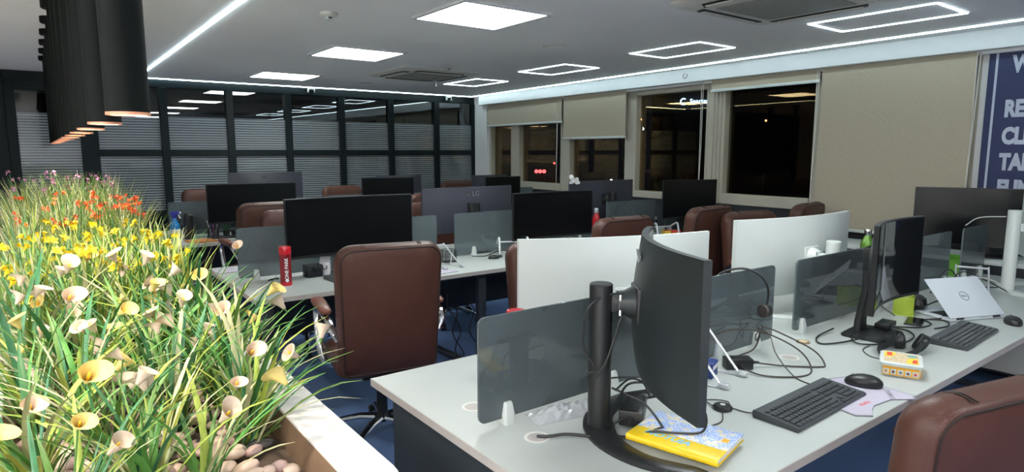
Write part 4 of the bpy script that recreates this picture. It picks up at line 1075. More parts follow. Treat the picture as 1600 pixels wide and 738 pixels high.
MB().lathe([(0.016, 0), (0.016, 0.0005), (0.001, 0.0006)], 18, T(0.034, 0.035, bh + 0.001)).obj('print_badge', 'teal_label', tl)
MB().prism([(0.032, -0.05), (0.05, -0.05), (0.05, -0.01), (0.038, -0.01)], bh + 0.0014, bh + 0.0017).obj('print_patch', 'red_print', tl, smooth=0)

# yellow notebook
t = thing('notebook', 'yellow notebook with blue floral cover under the pole monitor', 'notebook', (1.368, 1.034, ZD + 0.014), R(-75.5))
NW, NHH = 0.128, 0.096
MB().box(-NW, NW, -NHH, NHH, 0.0, 0.002).obj('back_cover', 'yellow_cover', t, bevel=0.0006)
MB().box(-NW + 0.004, NW - 0.004, -NHH + 0.003, NHH - 0.004, 0.002, 0.017).obj('pages', 'paper', t, smooth=0)
MB().box(-NW, NW, -NHH + 0.062, NHH, 0.017, 0.019).obj('floral_cover', 'floral_print', t, bevel=0.0006)
MB().box(-NW, NW, -NHH, -NHH + 0.062, 0.017, 0.0191).obj('yellow_band', 'yellow_cover', t, bevel=0.0006)
MB().loft([[(x, -NHH + 0.001 - 0.008 * math.sin(a), 0.0095 - 0.0095 * math.cos(a)) for a in [PI * k / 8 for k in range(9)]] for x in (-NW, NW)]).obj('spine', 'yellow_cover', t)
text('cover_lettering', 'NOTUIA', 0.036, 'sky_letter', t, (-0.028, -NHH + 0.040, 0.0194), (0, 0, R(-1)), 0.0001, 0.0012, 'CENTER', 0.2, 0.95)
MB().box(NW - 0.034, NW - 0.016, 0.012, 0.034, 0.019, 0.0194).obj('sticker', 'orange_label', t, smooth=0)

# power brick + cables by the pole
t = thing('power_brick', 'black power brick lying by the black monitor pole', 'power brick', (1.365, 1.222, ZD + 0.0135), R(36))
MB().box(-0.07, 0.07, -0.034, 0.034, 0, 0.047).obj('case', 'black_plastic', t, bevel=0.005)
MB().box(-0.05, 0.05, -0.022, 0.022, 0.047, 0.0475).obj('rating_label', 'black_matte', t, smooth=0)
MB().lathe([(0.009, 0), (0.007, 0.016), (0.004, 0.024)], 10, T(-0.07, 0, 0.024) @ RY(-PI / 2)).obj('strain_relief', 'cable_black', t)
def cable(pts, label, r=0.0027, m='cable_black', n=7, group='cables on the near desk', name='cable'):
    return tag(MB().tube(bez(pts, n), r, 7).obj(name, m, None), label, 'cable', group)
z = ZD
cable([(1.070, 1.312, z + 0.003), (1.09, 1.285, z + 0.008), (1.13, 1.26, z + 0.012), (1.17, 1.225, z + 0.010), (1.205, 1.193, z + 0.005), (1.225, 1.195, z + 0.005)], 'thick black cable coming out of the desk grommet by the pole', 0.0045)
cable([(1.19, 1.255, 1.085), (1.205, 1.24, 1.13), (1.26, 1.215, 1.155), (1.335, 1.175, 1.15)], 'grey cable arching from the pole to the back of the dark monitor', 0.0032, 'monitor_grey')
cable([(1.19, 1.255, 1.085), (1.188, 1.25, 1.0), (1.20, 1.22, 0.95), (1.19, 1.24, 0.93)], 'black cable strapped down the left side of the pole', 0.0032)
cable([(1.335, 1.175, 1.115), (1.29, 1.20, 1.095), (1.265, 1.205, 1.035), (1.225, 1.205, 0.96), (1.195, 1.215, 0.925)], 'black cable dropping diagonally across the pole', 0.0032)
cable([(1.285, 1.235, z + 0.12), (1.31, 1.20, z + 0.105), (1.335, 1.15, z + 0.085), (1.345, 1.10, z + 0.04), (1.335, 1.095, z + 0.035), (1.28, 1.12, z + 0.022), (1.245, 1.165, z + 0.010), (1.26, 1.20, z + 0.025), (1.30, 1.20, z + 0.035)], 'black looping cable in front of the power brick', 0.0034)
cable([(1.275, 1.20, z + 0.10), (1.33, 1.20, z + 0.135), (1.40, 1.12, z + 0.13), (1.435, 1.03, z + 0.09), (1.40, 1.00, z + 0.043), (1.34, 1.045, z + 0.038), (1.30, 1.09, z + 0.036), (1.245, 1.14, z + 0.014), (1.235, 1.185, z + 0.010)], 'long black cable loop hanging over the yellow notebook', 0.0034)
cable([(1.29, 1.225, z + 0.115), (1.36, 1.235, z + 0.13), (1.42, 1.235, z + 0.105), (1.425, 1.21, z + 0.065)], 'black cable bowing above the power brick', 0.003)
cable([(1.28, 1.25, z + 0.10), (1.36, 1.33, z + 0.10), (1.46, 1.33, z + 0.085), (1.55, 1.30, z + 0.075)], 'black cable running from the pole behind the dark monitor', 0.0027)
# plastic bag
t = thing('plastic_bag', 'crumpled clear plastic bag with a paper leaflet by the near divider', 'bag', (1.255, 1.385, ZD), R(-12))
rb2 = random.Random(5); nxb, nyb = 16, 9; rows = []
for j in range(nyb + 1):
    v = j / nyb
    rows.append([(-0.13 + 0.26 * i / nxb, -0.045 + 0.09 * v, 0.001 + (0.034 * math.sin(PI * v) ** 0.7 * math.sin(PI * i / nxb) ** 0.5) * rb2.uniform(0.65, 1.1)) for i in range(nxb + 1)])
low = [[(p[0], p[1], 0.0006) for p in r_] for r_ in rows]
MB().loft(rows, (False, False), closed=False).loft(low, (False, False), closed=False).obj('film', 'bag_sheet', t, smooth=0)
MB().add([(-0.07, -0.030, 0.004), (0.125, -0.034, 0.008), (0.125, 0.02, 0.018), (-0.07, 0.02, 0.014), (-0.07, -0.030, 0.0045), (0.125, -0.034, 0.0085), (0.125, 0.02, 0.0185), (-0.07, 0.02, 0.0145)], [(0, 1, 2, 3), (4, 5, 6, 7), (0, 1, 5, 4), (1, 2, 6, 5), (2, 3, 7, 6), (3, 0, 4, 7)]).obj('leaflet', 'paper', t, smooth=0)
# puck, adapter, stand
t = thing('cable_puck', 'round black puck with a pale button on its cable', 'puck', (1.66, 1.118, ZD))
MB().lathe([(0.027, 0), (0.030, 0.003), (0.030, 0.009), (0.025, 0.014), (0.001, 0.016)], 24).obj('case', 'black_plastic', t)
MB().lathe([(0.009, 0.0145), (0.008, 0.0162), (0.001, 0.0165)], 16).obj('button', 'white_plastic', t)
cable([(1.635, 1.10, z + 0.004), (1.57, 1.06, z + 0.003), (1.50, 1.07, z + 0.003), (1.46, 1.12, z + 0.003)], 'thin cable curving from the puck towards the dark monitor', 0.002, 'cable_brown')
cable([(1.645, 1.143, z + 0.005), (1.66, 1.19, z + 0.004), (1.62, 1.23, z + 0.003), (1.55, 1.25, z + 0.003)], 'thin cable leaving the puck beside the grey adapter', 0.002, 'cable_brown')
cable([(1.682, 1.098, z + 0.004), (1.69, 1.06, z + 0.003), (1.70, 1.04, z + 0.004)], 'short cable joining the puck to the keyboard', 0.002, 'cable_brown')
cable([(1.683, 1.115, z + 0.004), (1.715, 1.135, z + 0.004), (1.70, 1.17, z + 0.004), (1.65, 1.20, z + 0.004), (1.60, 1.21, z + 0.003)], 'thin cable loop curling round the puck', 0.002, 'cable_brown')
t = thing('usb_adapter', 'small grey plug adapter lying beside the dark monitor', 'adapter', (1.635, 1.205, ZD), R(-40))
MB().box(-0.03, 0.018, -0.011, 0.011, 0, 0.013).obj('case', 'silver', t, bevel=0.002)
MB().box(0.018, 0.03, -0.006, 0.006, 0.004, 0.009).obj('plug', 'chrome', t, smooth=0)
def rail_stand(loc, rz, label, w_, L, hgt, m='silver'):
    t = thing('laptop_stand', label, 'laptop stand', (loc[0], loc[1], ZD), R(rz), 'folding laptop stands')
    for s_ in (-1, 1):
        x = s_ * w_ / 2
        MB().box(x - 0.008, x + 0.008, -0.02, L, 0.0, 0.004).obj('foot_rail', m, t, bevel=0.002)
        MB().tube([(x, 0.0, 0.012), (x, L * 0.95, hgt)], 0.0048, 6).obj('sloping_bar', m, t)
        MB().tube([(x, L * 0.55, 0.006), (x, L * 0.5, hgt * 0.58)], 0.004, 6).obj('strut', m, t)
        MB().box(x - 0.012, x + 0.012, -0.03, 0.005, 0.006, 0.02).obj('front_hook', m, t, bevel=0.002)
    MB().tube([(-w_ / 2, L * 0.9, hgt * 0.95), (w_ / 2, L * 0.9, hgt * 0.95)], 0.006, 6).obj('cross_rod', m, t)
    return t
rail_stand((1.885, 1.245), 12, 'silver folding laptop stand beside the dark monitor', 0.16, 0.17, 0.20)
t = thing('blue_carton', 'small dark blue carton under the silver folding stand', 'box', (1.875, 1.335, ZD), R(20))
MB().box(-0.035, 0.035, -0.03, 0.03, 0, 0.055).obj('carton', 'blue_box', t, bevel=0.002)
MB().box(-0.03, 0.03, -0.0306, -0.03, 0.03, 0.045).obj('printed_strip', 'paper', t, smooth=0)
t = thing('charger', 'black charger block in front of the headset divider', 'charger', (2.035, 1.315, ZD), R(-35))
MB().box(-0.05, 0.05, -0.028, 0.028, 0, 0.04).obj('case', 'black_plastic', t, bevel=0.005)
MB().lathe([(0.008, 0), (0.004, 0.03)], 10, T(0.05, 0, 0.02) @ RY(PI / 2)).obj('cable_boot', 'cable_black', t)
MB().lathe([(0.007, 0), (0.004, 0.03)], 10, T(0.0, -0.028, 0.015) @ RX(PI / 2)).obj('cable_boot', 'cable_black', t)
cable([(2.08, 1.285, z + 0.02), (2.17, 1.22, z + 0.006), (2.27, 1.135, z + 0.004), (2.315, 1.13, z + 0.006), (2.36, 1.20, z + 0.035), (2.345, 1.33, z + 0.075), (2.30, 1.385, z + 0.095), (2.26, 1.37, z + 0.06), (2.22, 1.37, z + 0.02), (2.10, 1.36, z + 0.02)], 'brown cable loop standing up near the headset divider', 0.0032, 'cable_brown')
cable([(2.01, 1.285, z + 0.015), (2.02, 1.20, z + 0.006), (2.12, 1.12, z + 0.004), (2.22, 1.13, z + 0.005), (2.27, 1.21, z + 0.05), (2.22, 1.33, z + 0.10), (2.10, 1.40, z + 0.115), (1.98, 1.40, z + 0.10), (1.95, 1.385, z + 0.05), (1.96, 1.37, z + 0.006)], 'second brown cable loop around the charger', 0.0032, 'cable_brown')
cable([(2.25, 1.36, z + 0.10), (2.20, 1.29, z + 0.10), (2.15, 1.23, z + 0.05), (2.10, 1.13, z + 0.006), (2.075, 1.05, z + 0.004), (2.06, 1.03, z + 0.006)], 'thin cable hanging down to the first keyboard', 0.0024, 'cable_brown')
cable([(2.255, 1.372, z + 0.105), (2.275, 1.38, z + 0.07), (2.265, 1.385, z + 0.045), (2.25, 1.378, z + 0.075), (2.275, 1.366, z + 0.105), (2.255, 1.362, z + 0.115)], 'small knot of brown cable by the divider clamp', 0.0025, 'cable_brown')
# headset hung over the divider
t = thing('headset', 'black headset hanging over the smoked divider', 'headset', (2.20, 1.42, 1.070), R(-28))
MB().tube(bez([(-0.11, 0.035, -0.04), (-0.075, 0.02, 0.005), (0.0, 0.0, 0.022), (0.06, -0.018, 0.0), (0.092, -0.028, -0.045), (0.098, -0.03, -0.085)], 6), 0.0075, 8, None, 0, False, 0.6).obj('headband', 'black_matte', t)
MB().tube([(0.098, -0.03, -0.085), (0.094, -0.03, -0.125)], 0.004, 6).obj('ear_arm', 'black_plastic', t)
ec = MB().lathe([(0.022, -0.012), (0.027, -0.006), (0.027, 0.006), (0.022, 0.012), (0.001, 0.014)], 20, T(0.09, -0.03, -0.145) @ RZ(0.3) @ RY(PI / 2)).obj('ear_cup', 'black_plastic', t)
MB().lathe([(0.014, -0.022), (0.026, -0.020), (0.028, -0.014), (0.022, -0.012)], 20, T(0.09, -0.03, -0.145) @ RZ(0.3) @ RY(PI / 2)).obj('ear_pad', 'cable_brown', ec)
MB().lathe([(0.030, -0.012), (0.034, 0.0), (0.030, 0.012), (0.001, 0.014)], 20, T(-0.11, 0.045, -0.07) @ RZ(0.3) @ RY(PI / 2)).obj('ear_cup', 'black_plastic', t)
# headphones on the desk
t = thing('headphones', 'black over-ear headphones lying before the second keyboard', 'headphones', (2.78, 1.02, ZD), R(0))
for dx, dy, tl_ in ((0.015, -0.04, 0.5), (0.0, 0.035, -0.2)):
    M = T(dx, dy, 0.034) @ RZ(0.4) @ RX(PI / 2 + tl_)
    e_ = MB().lathe([(0.020, -0.016), (0.036, -0.012), (0.038, 0.0), (0.034, 0.010), (0.02, 0.016), (0.001, 0.017)], 22, M).obj('ear_cup', 'black_plastic', t)
    MB().lathe([(0.016, -0.026), (0.034, -0.024), (0.037, -0.017), (0.034, -0.012)], 22, M).obj('ear_pad', 'black_matte', e_)
MB().tube(bez([(0.0, 0.03, 0.04), (-0.06, 0.055, 0.022), (-0.13, 0.06, 0.018), (-0.185, 0.02, 0.018), (-0.17, -0.04, 0.018), (-0.09, -0.055, 0.025), (0.0, -0.045, 0.045)], 6), 0.009, 8, None, 0, False, 1.4).obj('headband', 'black_matte', t)
MB().tube(bez([(-0.05, -0.03, 0.012), (-0.12, -0.01, 0.008), (-0.16, 0.04, 0.02)], 5), 0.004, 6).obj('microphone_boom', 'black_plastic', t)
cable([(2.76, 0.99, z + 0.004), (2.68, 0.97, z + 0.003), (2.58, 1.00, z + 0.003), (2.56, 1.07, z + 0.003), (2.62, 1.13, z + 0.004), (2.70, 1.14, z + 0.004)], 'thin black headphone lead looping on the white desk', 0.002)
for k, (pts, lb) in enumerate((([(2.93, 1.25, z + 0.015), (2.80, 1.20, z + 0.012), (2.66, 1.22, z + 0.008), (2.56, 1.27, z + 0.006), (2.64, 1.33, z + 0.006), (2.80, 1.34, z + 0.014)], 'black cable coil left of the curved monitor base'),
                               ([(2.95, 1.22, z + 0.016), (2.84, 1.14, z + 0.010), (2.74, 1.12, z + 0.008), (2.68, 1.18, z + 0.008), (2.76, 1.24, z + 0.010), (2.90, 1.26, z + 0.018)], 'second black cable coil by the curved monitor base'),
                               ([(3.02, 1.22, z + 0.016), (3.06, 1.14, z + 0.006), (2.98, 1.08, z + 0.005), (2.86, 1.07, z + 0.006), (2.80, 1.10, z + 0.01)], 'black cable between the headphones and curved monitor'),
                               ([(3.03, 1.20, z + 0.016), (3.16, 1.13, z + 0.005), (3.27, 1.12, z + 0.005), (3.33, 1.17, z + 0.006), (3.38, 1.10, z + 0.006), (3.30, 1.06, z + 0.005), (3.20, 1.08, z + 0.004)], 'black cable snaking beside the silver laptop'))):
    cable(pts, lb, 0.0035)
t = thing('cable_box', 'flat black box on the curved monitor base', 'box', (3.02, 1.215, ZD + 0.014), R(8))
MB().box(-0.06, 0.06, -0.03, 0.03, 0, 0.022).obj('case', 'black_plastic', t, bevel=0.004)
MB().box(-0.008, 0.008, -0.031, -0.029, 0.006, 0.014).obj('port', 'logo_grey', t, smooth=0)
t = thing('phone', 'black phone lying behind the curved monitor', 'phone', (3.26, 1.185, ZD), R(15))
MB().box(-0.075, 0.075, -0.036, 0.036, 0, 0.008).obj('case', 'black_plastic', t, bevel=0.003)
MB().box(-0.07, 0.07, -0.032, 0.032, 0.008, 0.0084).obj('glass', 'screen_gloss', t, smooth=0)
t = thing('coaster', 'small round brown cork disc beside the cable coil', 'coaster', (2.535, 1.335, ZD))
MB().lathe([(0.028, 0), (0.029, 0.002), (0.027, 0.005), (0.001, 0.0052)], 20).obj('disc', 'coin', t)
MB().lathe([(0.018, 0.005), (0.016, 0.0062), (0.001, 0.0062)], 16).obj('inlay', 'tan_label', t)

# laptop
t = thing('laptop', 'half-closed silver laptop with a round logo on its lid', 'laptop', (3.55, 1.021, ZD), R(-22.5))
MB().box(-0.165, 0.165, 0.0, 0.225, 0.002, 0.014).obj('base', 'laptop_silver', t, bevel=0.003)
MB().box(-0.14, 0.14, 0.05, 0.14, 0.014, 0.0146).obj('keyboard_deck', 'black_matte', t, smooth=0)
LM = T(0, 0.004, 0.014) @ RX(R(45))
ld_ = MB().box(-0.165, 0.165, 0.0, 0.225, 0.0, 0.006, LM).obj('lid', 'laptop_silver', t, bevel=0.003)
MB().box(-0.158, 0.158, 0.008, 0.218, -0.0006, 0.0, LM).obj('display', 'screen', ld_, smooth=0)
MB().tube([tuple(LM @ Vector((0.024 * math.cos(a), 0.115 + 0.024 * math.sin(a), 0.0063))) for a in [2 * PI * k / 24 for k in range(24)]], 0.0014, 5, None, 0, True).obj('logo_ring', 'logo_grey', ld_)
lt = text('logo_letters', 'DELL', 0.0155, 'logo_grey', ld_, (0, 0, 0), None, 0.0003, 0.0003)
lt.matrix_local = LM @ T(0, 0.115, 0.0064)
for s_ in (-0.11, 0.11): MB().tube([(s_ - 0.02, 0.0, 0.013), (s_ + 0.02, 0.0, 0.013)], 0.0055, 8).obj('hinge', 'black_plastic', t)
t = thing('mesh_pen_cup', 'lime green mesh pen cup beside the curved monitor', 'pen cup', (3.385, 1.285, ZD), R(20), 'pen cups')
m = MB(); hw_ = 0.042
for zz in (0.003, 0.09): m.tube([(a, b_, zz) for a, b_ in rrect(hw_, hw_, 0.008, 3)], 0.003, 6, None, 0, True)
m.box(-hw_, hw_, -hw_, hw_, 0, 0.003)
m.obj('rim', 'lime_mesh', t)
m = MB()
for s_ in range(4):
    M = RZ(s_ * PI / 2)
    for k in range(13): m.box(-hw_ + 0.084 * k / 12 - 0.0013, -hw_ + 0.084 * k / 12 + 0.0013, -hw_ - 0.0004, -hw_ + 0.0006, 0.003, 0.09, M)
    for k in range(13): m.box(-hw_, hw_, -hw_ - 0.0007, -hw_ + 0.0009, 0.004 + 0.007 * k, 0.0068 + 0.007 * k, M)
m.obj('mesh_wall', 'lime_mesh', t, smooth=0)['kind'] = 'stuff'
t = thing('webcam_ball', 'round black desk gadget behind the lime pen cup', 'gadget', (3.50, 1.27, ZD))
MB().lathe([(0.02, 0), (0.03, 0.01), (0.045, 0.04), (0.04, 0.07), (0.02, 0.085), (0.001, 0.088)], 20).obj('body', 'black_plastic', t)
MB().lathe([(0.014, 0), (0.012, 0.004), (0.001, 0.005)], 14, T(-0.03, -0.03, 0.05) @ RZ(R(45)) @ RX(PI / 2)).obj('knob', 'logo_grey', t)
for k, (pts, lb, mm) in enumerate((([(3.52, 1.24, z + 0.03), (3.56, 1.19, z + 0.06), (3.50, 1.14, z + 0.04), (3.42, 1.13, z + 0.008), (3.36, 1.16, z + 0.005)], 'black cable arching over by the lime pen cup', 'cable_black'),
                                   ([(3.47, 1.30, z + 0.06), (3.40, 1.38, z + 0.09), (3.30, 1.36, z + 0.05), (3.28, 1.28, z + 0.01)], 'black cable bundle behind the lime pen cup', 'cable_black'),
                                   ([(3.83, 1.25, z + 0.03), (3.90, 1.26, z + 0.09), (4.02, 1.22, z + 0.12), (4.14, 1.14, z + 0.10), (4.20, 1.06, z + 0.02)], 'white cable arching behind the silver laptop', 'cable_white'),
                                   ([(3.85, 1.32, z + 0.02), (3.98, 1.30, z + 0.06), (4.10, 1.22, z + 0.05), (4.25, 1.18, z + 0.01)], 'pale cable low behind the silver laptop', 'cable_white'),
                                   ([(4.05, 1.34, z + 0.01), (4.10, 1.28, z + 0.13), (4.20, 1.20, z + 0.09), (4.28, 1.10, z + 0.02)], 'dark cable tangle by the white pole monitor', 'cable_black'),
                                   ([(3.92, 1.36, z + 0.02), (4.02, 1.32, z + 0.15), (4.10, 1.25, z + 0.06), (4.22, 1.14, z + 0.05)], 'second dark cable tangle by the white pole monitor', 'cable_black'),
                                   ([(4.55, 1.42, 1.10), (4.47, 1.33, 1.16), (4.43, 1.19, 1.18)], 'white cable from the divider to the white pole', 'cable_white'))):
    cable(pts, lb, 0.0032 if mm == 'cable_white' else 0.0035, mm)
rail_stand((4.03, 1.20), -70, 'silver folding stand among cables by the white pole monitor', 0.15, 0.17, 0.16)

# bottles on the far half of the near desk
def flask(loc, label, m, r, h, capm, z=ZD, name='bottle', group='bottles'):
    t = thing(name, label, 'bottle', (loc[0], loc[1], z), 0, group)
    MB().lathe([(r * 0.92, 0), (r, 0.006), (r, h * 0.62), (r * 0.86, h * 0.72), (r * 0.55, h * 0.82), (r * 0.48, h * 0.86)], 24).obj('body', m, t)
    MB().lathe([(r * 0.52, h * 0.86), (r * 0.54, h * 0.87), (r * 0.54, h * 0.985), (r * 0.5, h), (0.001, h)], 20).obj('cap', capm, t)
    return t
flask((4.42, 1.93), 'green metal bottle with steel cap behind the curved monitor', 'green_gloss', 0.042, 0.285, 'chrome')
flask((4.04, 4.12), 'small red bottle with pale cap on the middle desk', 'red_gloss', 0.036, 0.29, 'silver')
def tumbler(loc, label, txt):
    t = thing('bottle', label, 'bottle', (loc[0], loc[1], ZD), 0, 'bottles')
    MB().lathe([(0.033, 0), (0.035, 0.003), (0.035, 0.022)], 28).obj('base_band', 'red_gloss', t)
    MB().lathe([(0.034, 0.022), (0.0345, 0.19)], 28).obj('body', 'red_dark' if txt else 'red_gloss', t)
    MB().lathe([(0.0355, 0.19), (0.036, 0.194), (0.036, 0.232), (0.034, 0.236), (0.026, 0.2365), (0.0255, 0.2345), (0.001, 0.2345)], 28).obj('cap', 'red_gloss', t)
    if txt:
        a_ = math.atan2(-loc[0], -loc[1])
        cc = text('lettering', txt, 0.027, 'paper', t, (0, 0, 0), None, 0.0003, 0.0005)
        cc.matrix_local = RZ(R(-14)) @ T(0.004, -0.0352, 0.105) @ RX(PI / 2) @ RZ(PI / 2)
        MB().lathe([(0.010, 0), (0.010, 0.001), (0.007, 0.0012), (0.007, 0.0004), (0.001, 0.0004)], 16, RZ(R(-14)) @ T(0.004, -0.0347, 0.034) @ RX(PI / 2)).obj('emblem', 'paper', t)
tumbler((1.152, 3.815), 'tall red tumbler bottle with white vertical lettering', 'ONE PARK')
tumbler((1.335, 1.76), 'plain red bottle whose cap shows above the near divider', '')
t = thing('desk_tray', 'green desk tray seen through the glass at the right', 'tray', (4.80, 1.545, ZD))
MB().box(-0.12, 0.12, -0.08, 0.08, 0, 0.004).obj('tray_floor', 'green_bin', t)
for a in ((-0.12, 0.12, -0.08, -0.076), (-0.12, 0.12, 0.076, 0.08), (-0.12, -0.116, -0.076, 0.076), (0.116, 0.12, -0.076, 0.076)): MB().box(*a, 0.004, 0.11).obj('tray_side', 'green_bin', t, smooth=0)
tag(MB().box(-0.04, 0.04, -0.03, 0.03, 0, 0.012).obj('sticky_notes', 'pink_note', None, (4.42, 1.56, ZD), 0.3, bevel=0.001), 'pink sticky note pad seen between the dividers', 'notes')

# ------------------------------------------------------------------ things on the middle desk
t = thing('mesh_pen_cup', 'black mesh pen holder left of the white printed carton', 'pen cup', (1.375, 3.985, ZD), R(5), 'pen cups')
def mesh_box(t, hx, hy, h, m_, n=8):
    m = MB().box(-hx, hx, -hy, hy, 0, 0.002)
    for zz in (h * 0.5, h): m.tube([(a, b_, zz) for a, b_ in rrect(hx, hy, 0.004, 2)], 0.0018, 5, None, 0, True)
    m.obj('rim', m_, t)
    m = MB()
    for sx, L_ in ((0, hx), (1, hy)):
        for s_ in (-1, 1):
            for k in range(n + 1):
                c = -L_ + 2 * L_ * k / n
                if sx == 0: m.box(c - 0.001, c + 0.001, s_ * hy - 0.0008, s_ * hy + 0.0008, 0.002, h)
                else: m.box(s_ * hx - 0.0008, s_ * hx + 0.0008, c - 0.001, c + 0.001, 0.002, h)
            for k in range(n + 1):
                z_ = 0.002 + (h - 0.004) * k / n
                if sx == 0: m.box(-hx, hx, s_ * hy - 0.0008, s_ * hy + 0.0008, z_, z_ + 0.002)
                else: m.box(s_ * hx - 0.0008, s_ * hx + 0.0008, -hy, hy, z_, z_ + 0.002)
    m.obj('mesh_wall', m_, t, smooth=0)['kind'] = 'stuff'
mesh_box(t, 0.05, 0.04, 0.075, 'black_matte')
MB().box(-0.046, 0.0, -0.036, 0.03, 0.003, 0.035).box(0.004, 0.046, -0.03, 0.03, 0.003, 0.055).obj('contents', 'charcoal', t, bevel=0.003)
t = thing('printed_carton', 'white carton with black print on the middle desk', 'box', (1.468, 4.01, ZD), R(-28))
MB().box(-0.034, 0.034, -0.03, 0.03, 0, 0.085).obj('carton', 'paper', t, bevel=0.001)
MB().add([(-0.034, -0.03, 0.085), (0.034, -0.03, 0.085), (0.034, 0.012, 0.115), (-0.034, 0.012, 0.115), (-0.034, -0.028, 0.0855), (0.034, -0.028, 0.0855), (0.034, 0.013, 0.1155), (-0.034, 0.013, 0.1155)], [(0, 1, 2, 3), (4, 7, 6, 5), (0, 4, 5, 1), (1, 5, 6, 2), (2, 6, 7, 3), (3, 7, 4, 0)]).obj('open_flap', 'paper', t, smooth=0)
MB().tube(bez([(-0.012, -0.0305, 0.062), (-0.012, -0.0305, 0.045), (0.0, -0.0305, 0.038), (0.012, -0.0305, 0.045), (0.012, -0.0305, 0.062)], 4), 0.003, 6).obj('printed_mark', 'black_matte', t)
t = thing('blue_globe', 'dark blue round gadget with a short neck beside the carton', 'gadget', (1.555, 4.0, ZD))
MB().lathe([(0.022, 0), (0.036, 0.012), (0.044, 0.036), (0.038, 0.06), (0.02, 0.074), (0.012, 0.08)], 22).obj('body', 'blue_sphere', t)
MB().lathe([(0.012, 0.08), (0.012, 0.098), (0.008, 0.102), (0.001, 0.102)], 14).obj('neck', 'blue_plastic', t)
tag(MB().tube(bez([(1.53, 3.93, z + 0.006), (1.50, 3.94, z + 0.02), (1.46, 3.91, z + 0.006)], 4), 0.009, 7).obj('stapler_strap', 'black_matte', None), 'short black strap before the blue gadget', 'strap')
t = thing('steel_tumbler', 'shiny dark steel tumbler before the wide black screen', 'cup', (1.66, 4.0, ZD))
MB().lathe([(0.026, 0), (0.030, 0.004), (0.036, 0.11), (0.033, 0.112), (0.028, 0.01), (0.001, 0.008)], 24).obj('cup', 'screen_gloss', t)
MB().lathe([(0.0365, 0.104), (0.0375, 0.108), (0.0365, 0.113)], 24, None, 0, (False, False)).obj('rim', 'chrome', t)
t = thing('mint_tray', 'small mint dish beside the steel tumbler', 'dish', (1.69, 3.925, ZD))
MB().loft([[(a, b_, z_) for a, b_ in rrect(hx_, hy_, 0.01, 4)] for z_, hx_, hy_ in ((0, 0.05, 0.03), (0.016, 0.056, 0.036), (0.014, 0.052, 0.032), (0.004, 0.046, 0.026))]).obj('dish', 'mint', t)
MB().box(-0.03, 0.02, -0.015, 0.01, 0.004, 0.02).obj('clip', 'black_plastic', t, bevel=0.003)
keyboard((1.625, 3.80), 3, 'black keyboard on the middle desk half hidden by the big chair', None, False)
t = thing('mouse_pad', 'lilac rectangular mouse pad at the end of the middle desk', 'mouse pad', (0.965, 4.53, ZD), R(4))
MB().loft([[(a, b_, z_) for a, b_ in rrect(0.07, 0.10, 0.012, 4)] for z_ in (0, 0.003)]).obj('base_layer', 'grey_print', t)
MB().loft([[(a, b_, z_) for a, b_ in rrect(0.068, 0.098, 0.012, 4)] for z_ in (0.003, 0.0035)]).obj('top_cloth', 'lilac', t)
tag(MB().tube(bez([(1.10, 4.0, z + 0.004), (1.13, 4.02, z + 0.005), (1.17, 4.03, z + 0.004)], 4), 0.006, 6).obj('usb_stick', 'black_plastic', None), 'short black stick lying beside the red bottle', 'stick')
rail_stand((2.24, 3.68), 8, 'silver folding stand right of the big chair', 0.15, 0.20, 0.15)
t = thing('mouse_pad', 'brown mouse pad under the silver folding stand', 'mouse pad', (2.12, 3.63, ZD), R(6))
MB().loft([[(a, b_, z_) for a, b_ in rrect(0.09, 0.08, 0.012, 4)] for z_ in (0, 0.003)]).obj('base_layer', 'grey_print', t)
MB().loft([[(a, b_, z_) for a, b_ in rrect(0.087, 0.077, 0.012, 4)] for z_ in (0.003, 0.0035)]).obj('top_cloth', 'lilac', t)
t = thing('mesh_pen_cup', 'black mesh basket behind the silver folding stand', 'pen cup', (2.36, 3.93, ZD), 0, 'pen cups')
mesh_box(t, 0.045, 0.045, 0.09, 'black_matte')
def hoop_stand(loc, rz, label):
    t = thing('laptop_stand', label, 'laptop stand', (loc[0], loc[1], ZD), R(rz), 'folding laptop stands')
    for s_ in (-1, 1):
        x = s_ * 0.11
        MB().tube(bez([(x, -0.10, 0.008), (x, -0.09, 0.05), (x, -0.07, 0.125), (x, -0.04, 0.14), (x, 0.06, 0.095), (x, 0.10, 0.07)], 5), 0.009, 8).obj('hoop', 'silver', t)
        MB().box(x - 0.014, x + 0.014, -0.12, 0.10, 0, 0.008).obj('foot_rail', 'silver', t, bevel=0.002)
        MB().box(x - 0.012, x + 0.012, -0.135, -0.095, 0.008, 0.02).obj('rubber_tip', 'black_matte', t, bevel=0.003)
    MB().tube([(-0.11, 0.06, 0.095), (0.11, 0.06, 0.095)], 0.006, 6).obj('cross_rod', 'silver', t)
hoop_stand((2.92, 3.90), -28, 'silver hoop laptop stand in front of the middle divider')
mouse((2.70, 3.84), 70, 'small black mouse at the foot of the silver hoop stand', 0.8)
cable([(2.62, 4.02, z + 0.004), (2.70, 3.96, z + 0.004), (2.80, 4.0, z + 0.01), (2.92, 4.03, z + 0.02), (2.98, 3.96, z + 0.01)], 'black cable behind the silver hoop stand', 0.0035, group='cables on the middle desk')
t = thing('snack_carton', 'small orange and yellow carton by the tall chair', 'box', (4.78, 3.86, ZD), R(-30))
MB().box(-0.08, 0.08, -0.04, 0.04, 0, 0.06).obj('carton', 'red_print', t, bevel=0.002)
MB().box(-0.081, -0.02, -0.041, 0.041, 0.002, 0.058).obj('yellow_end', 'yellow_label', t, smooth=0)
MB().box(0.0, 0.06, -0.0412, -0.04, 0.015, 0.04).obj('label_panel', 'orange_label', t, smooth=0)
hoop_stand((4.66, 3.86), -20, 'pale hoop stand beside the orange carton')
t = thing('glass_jar', 'clear glass jar with pale lid behind the orange carton', 'jar', (4.93, 4.22, ZD))
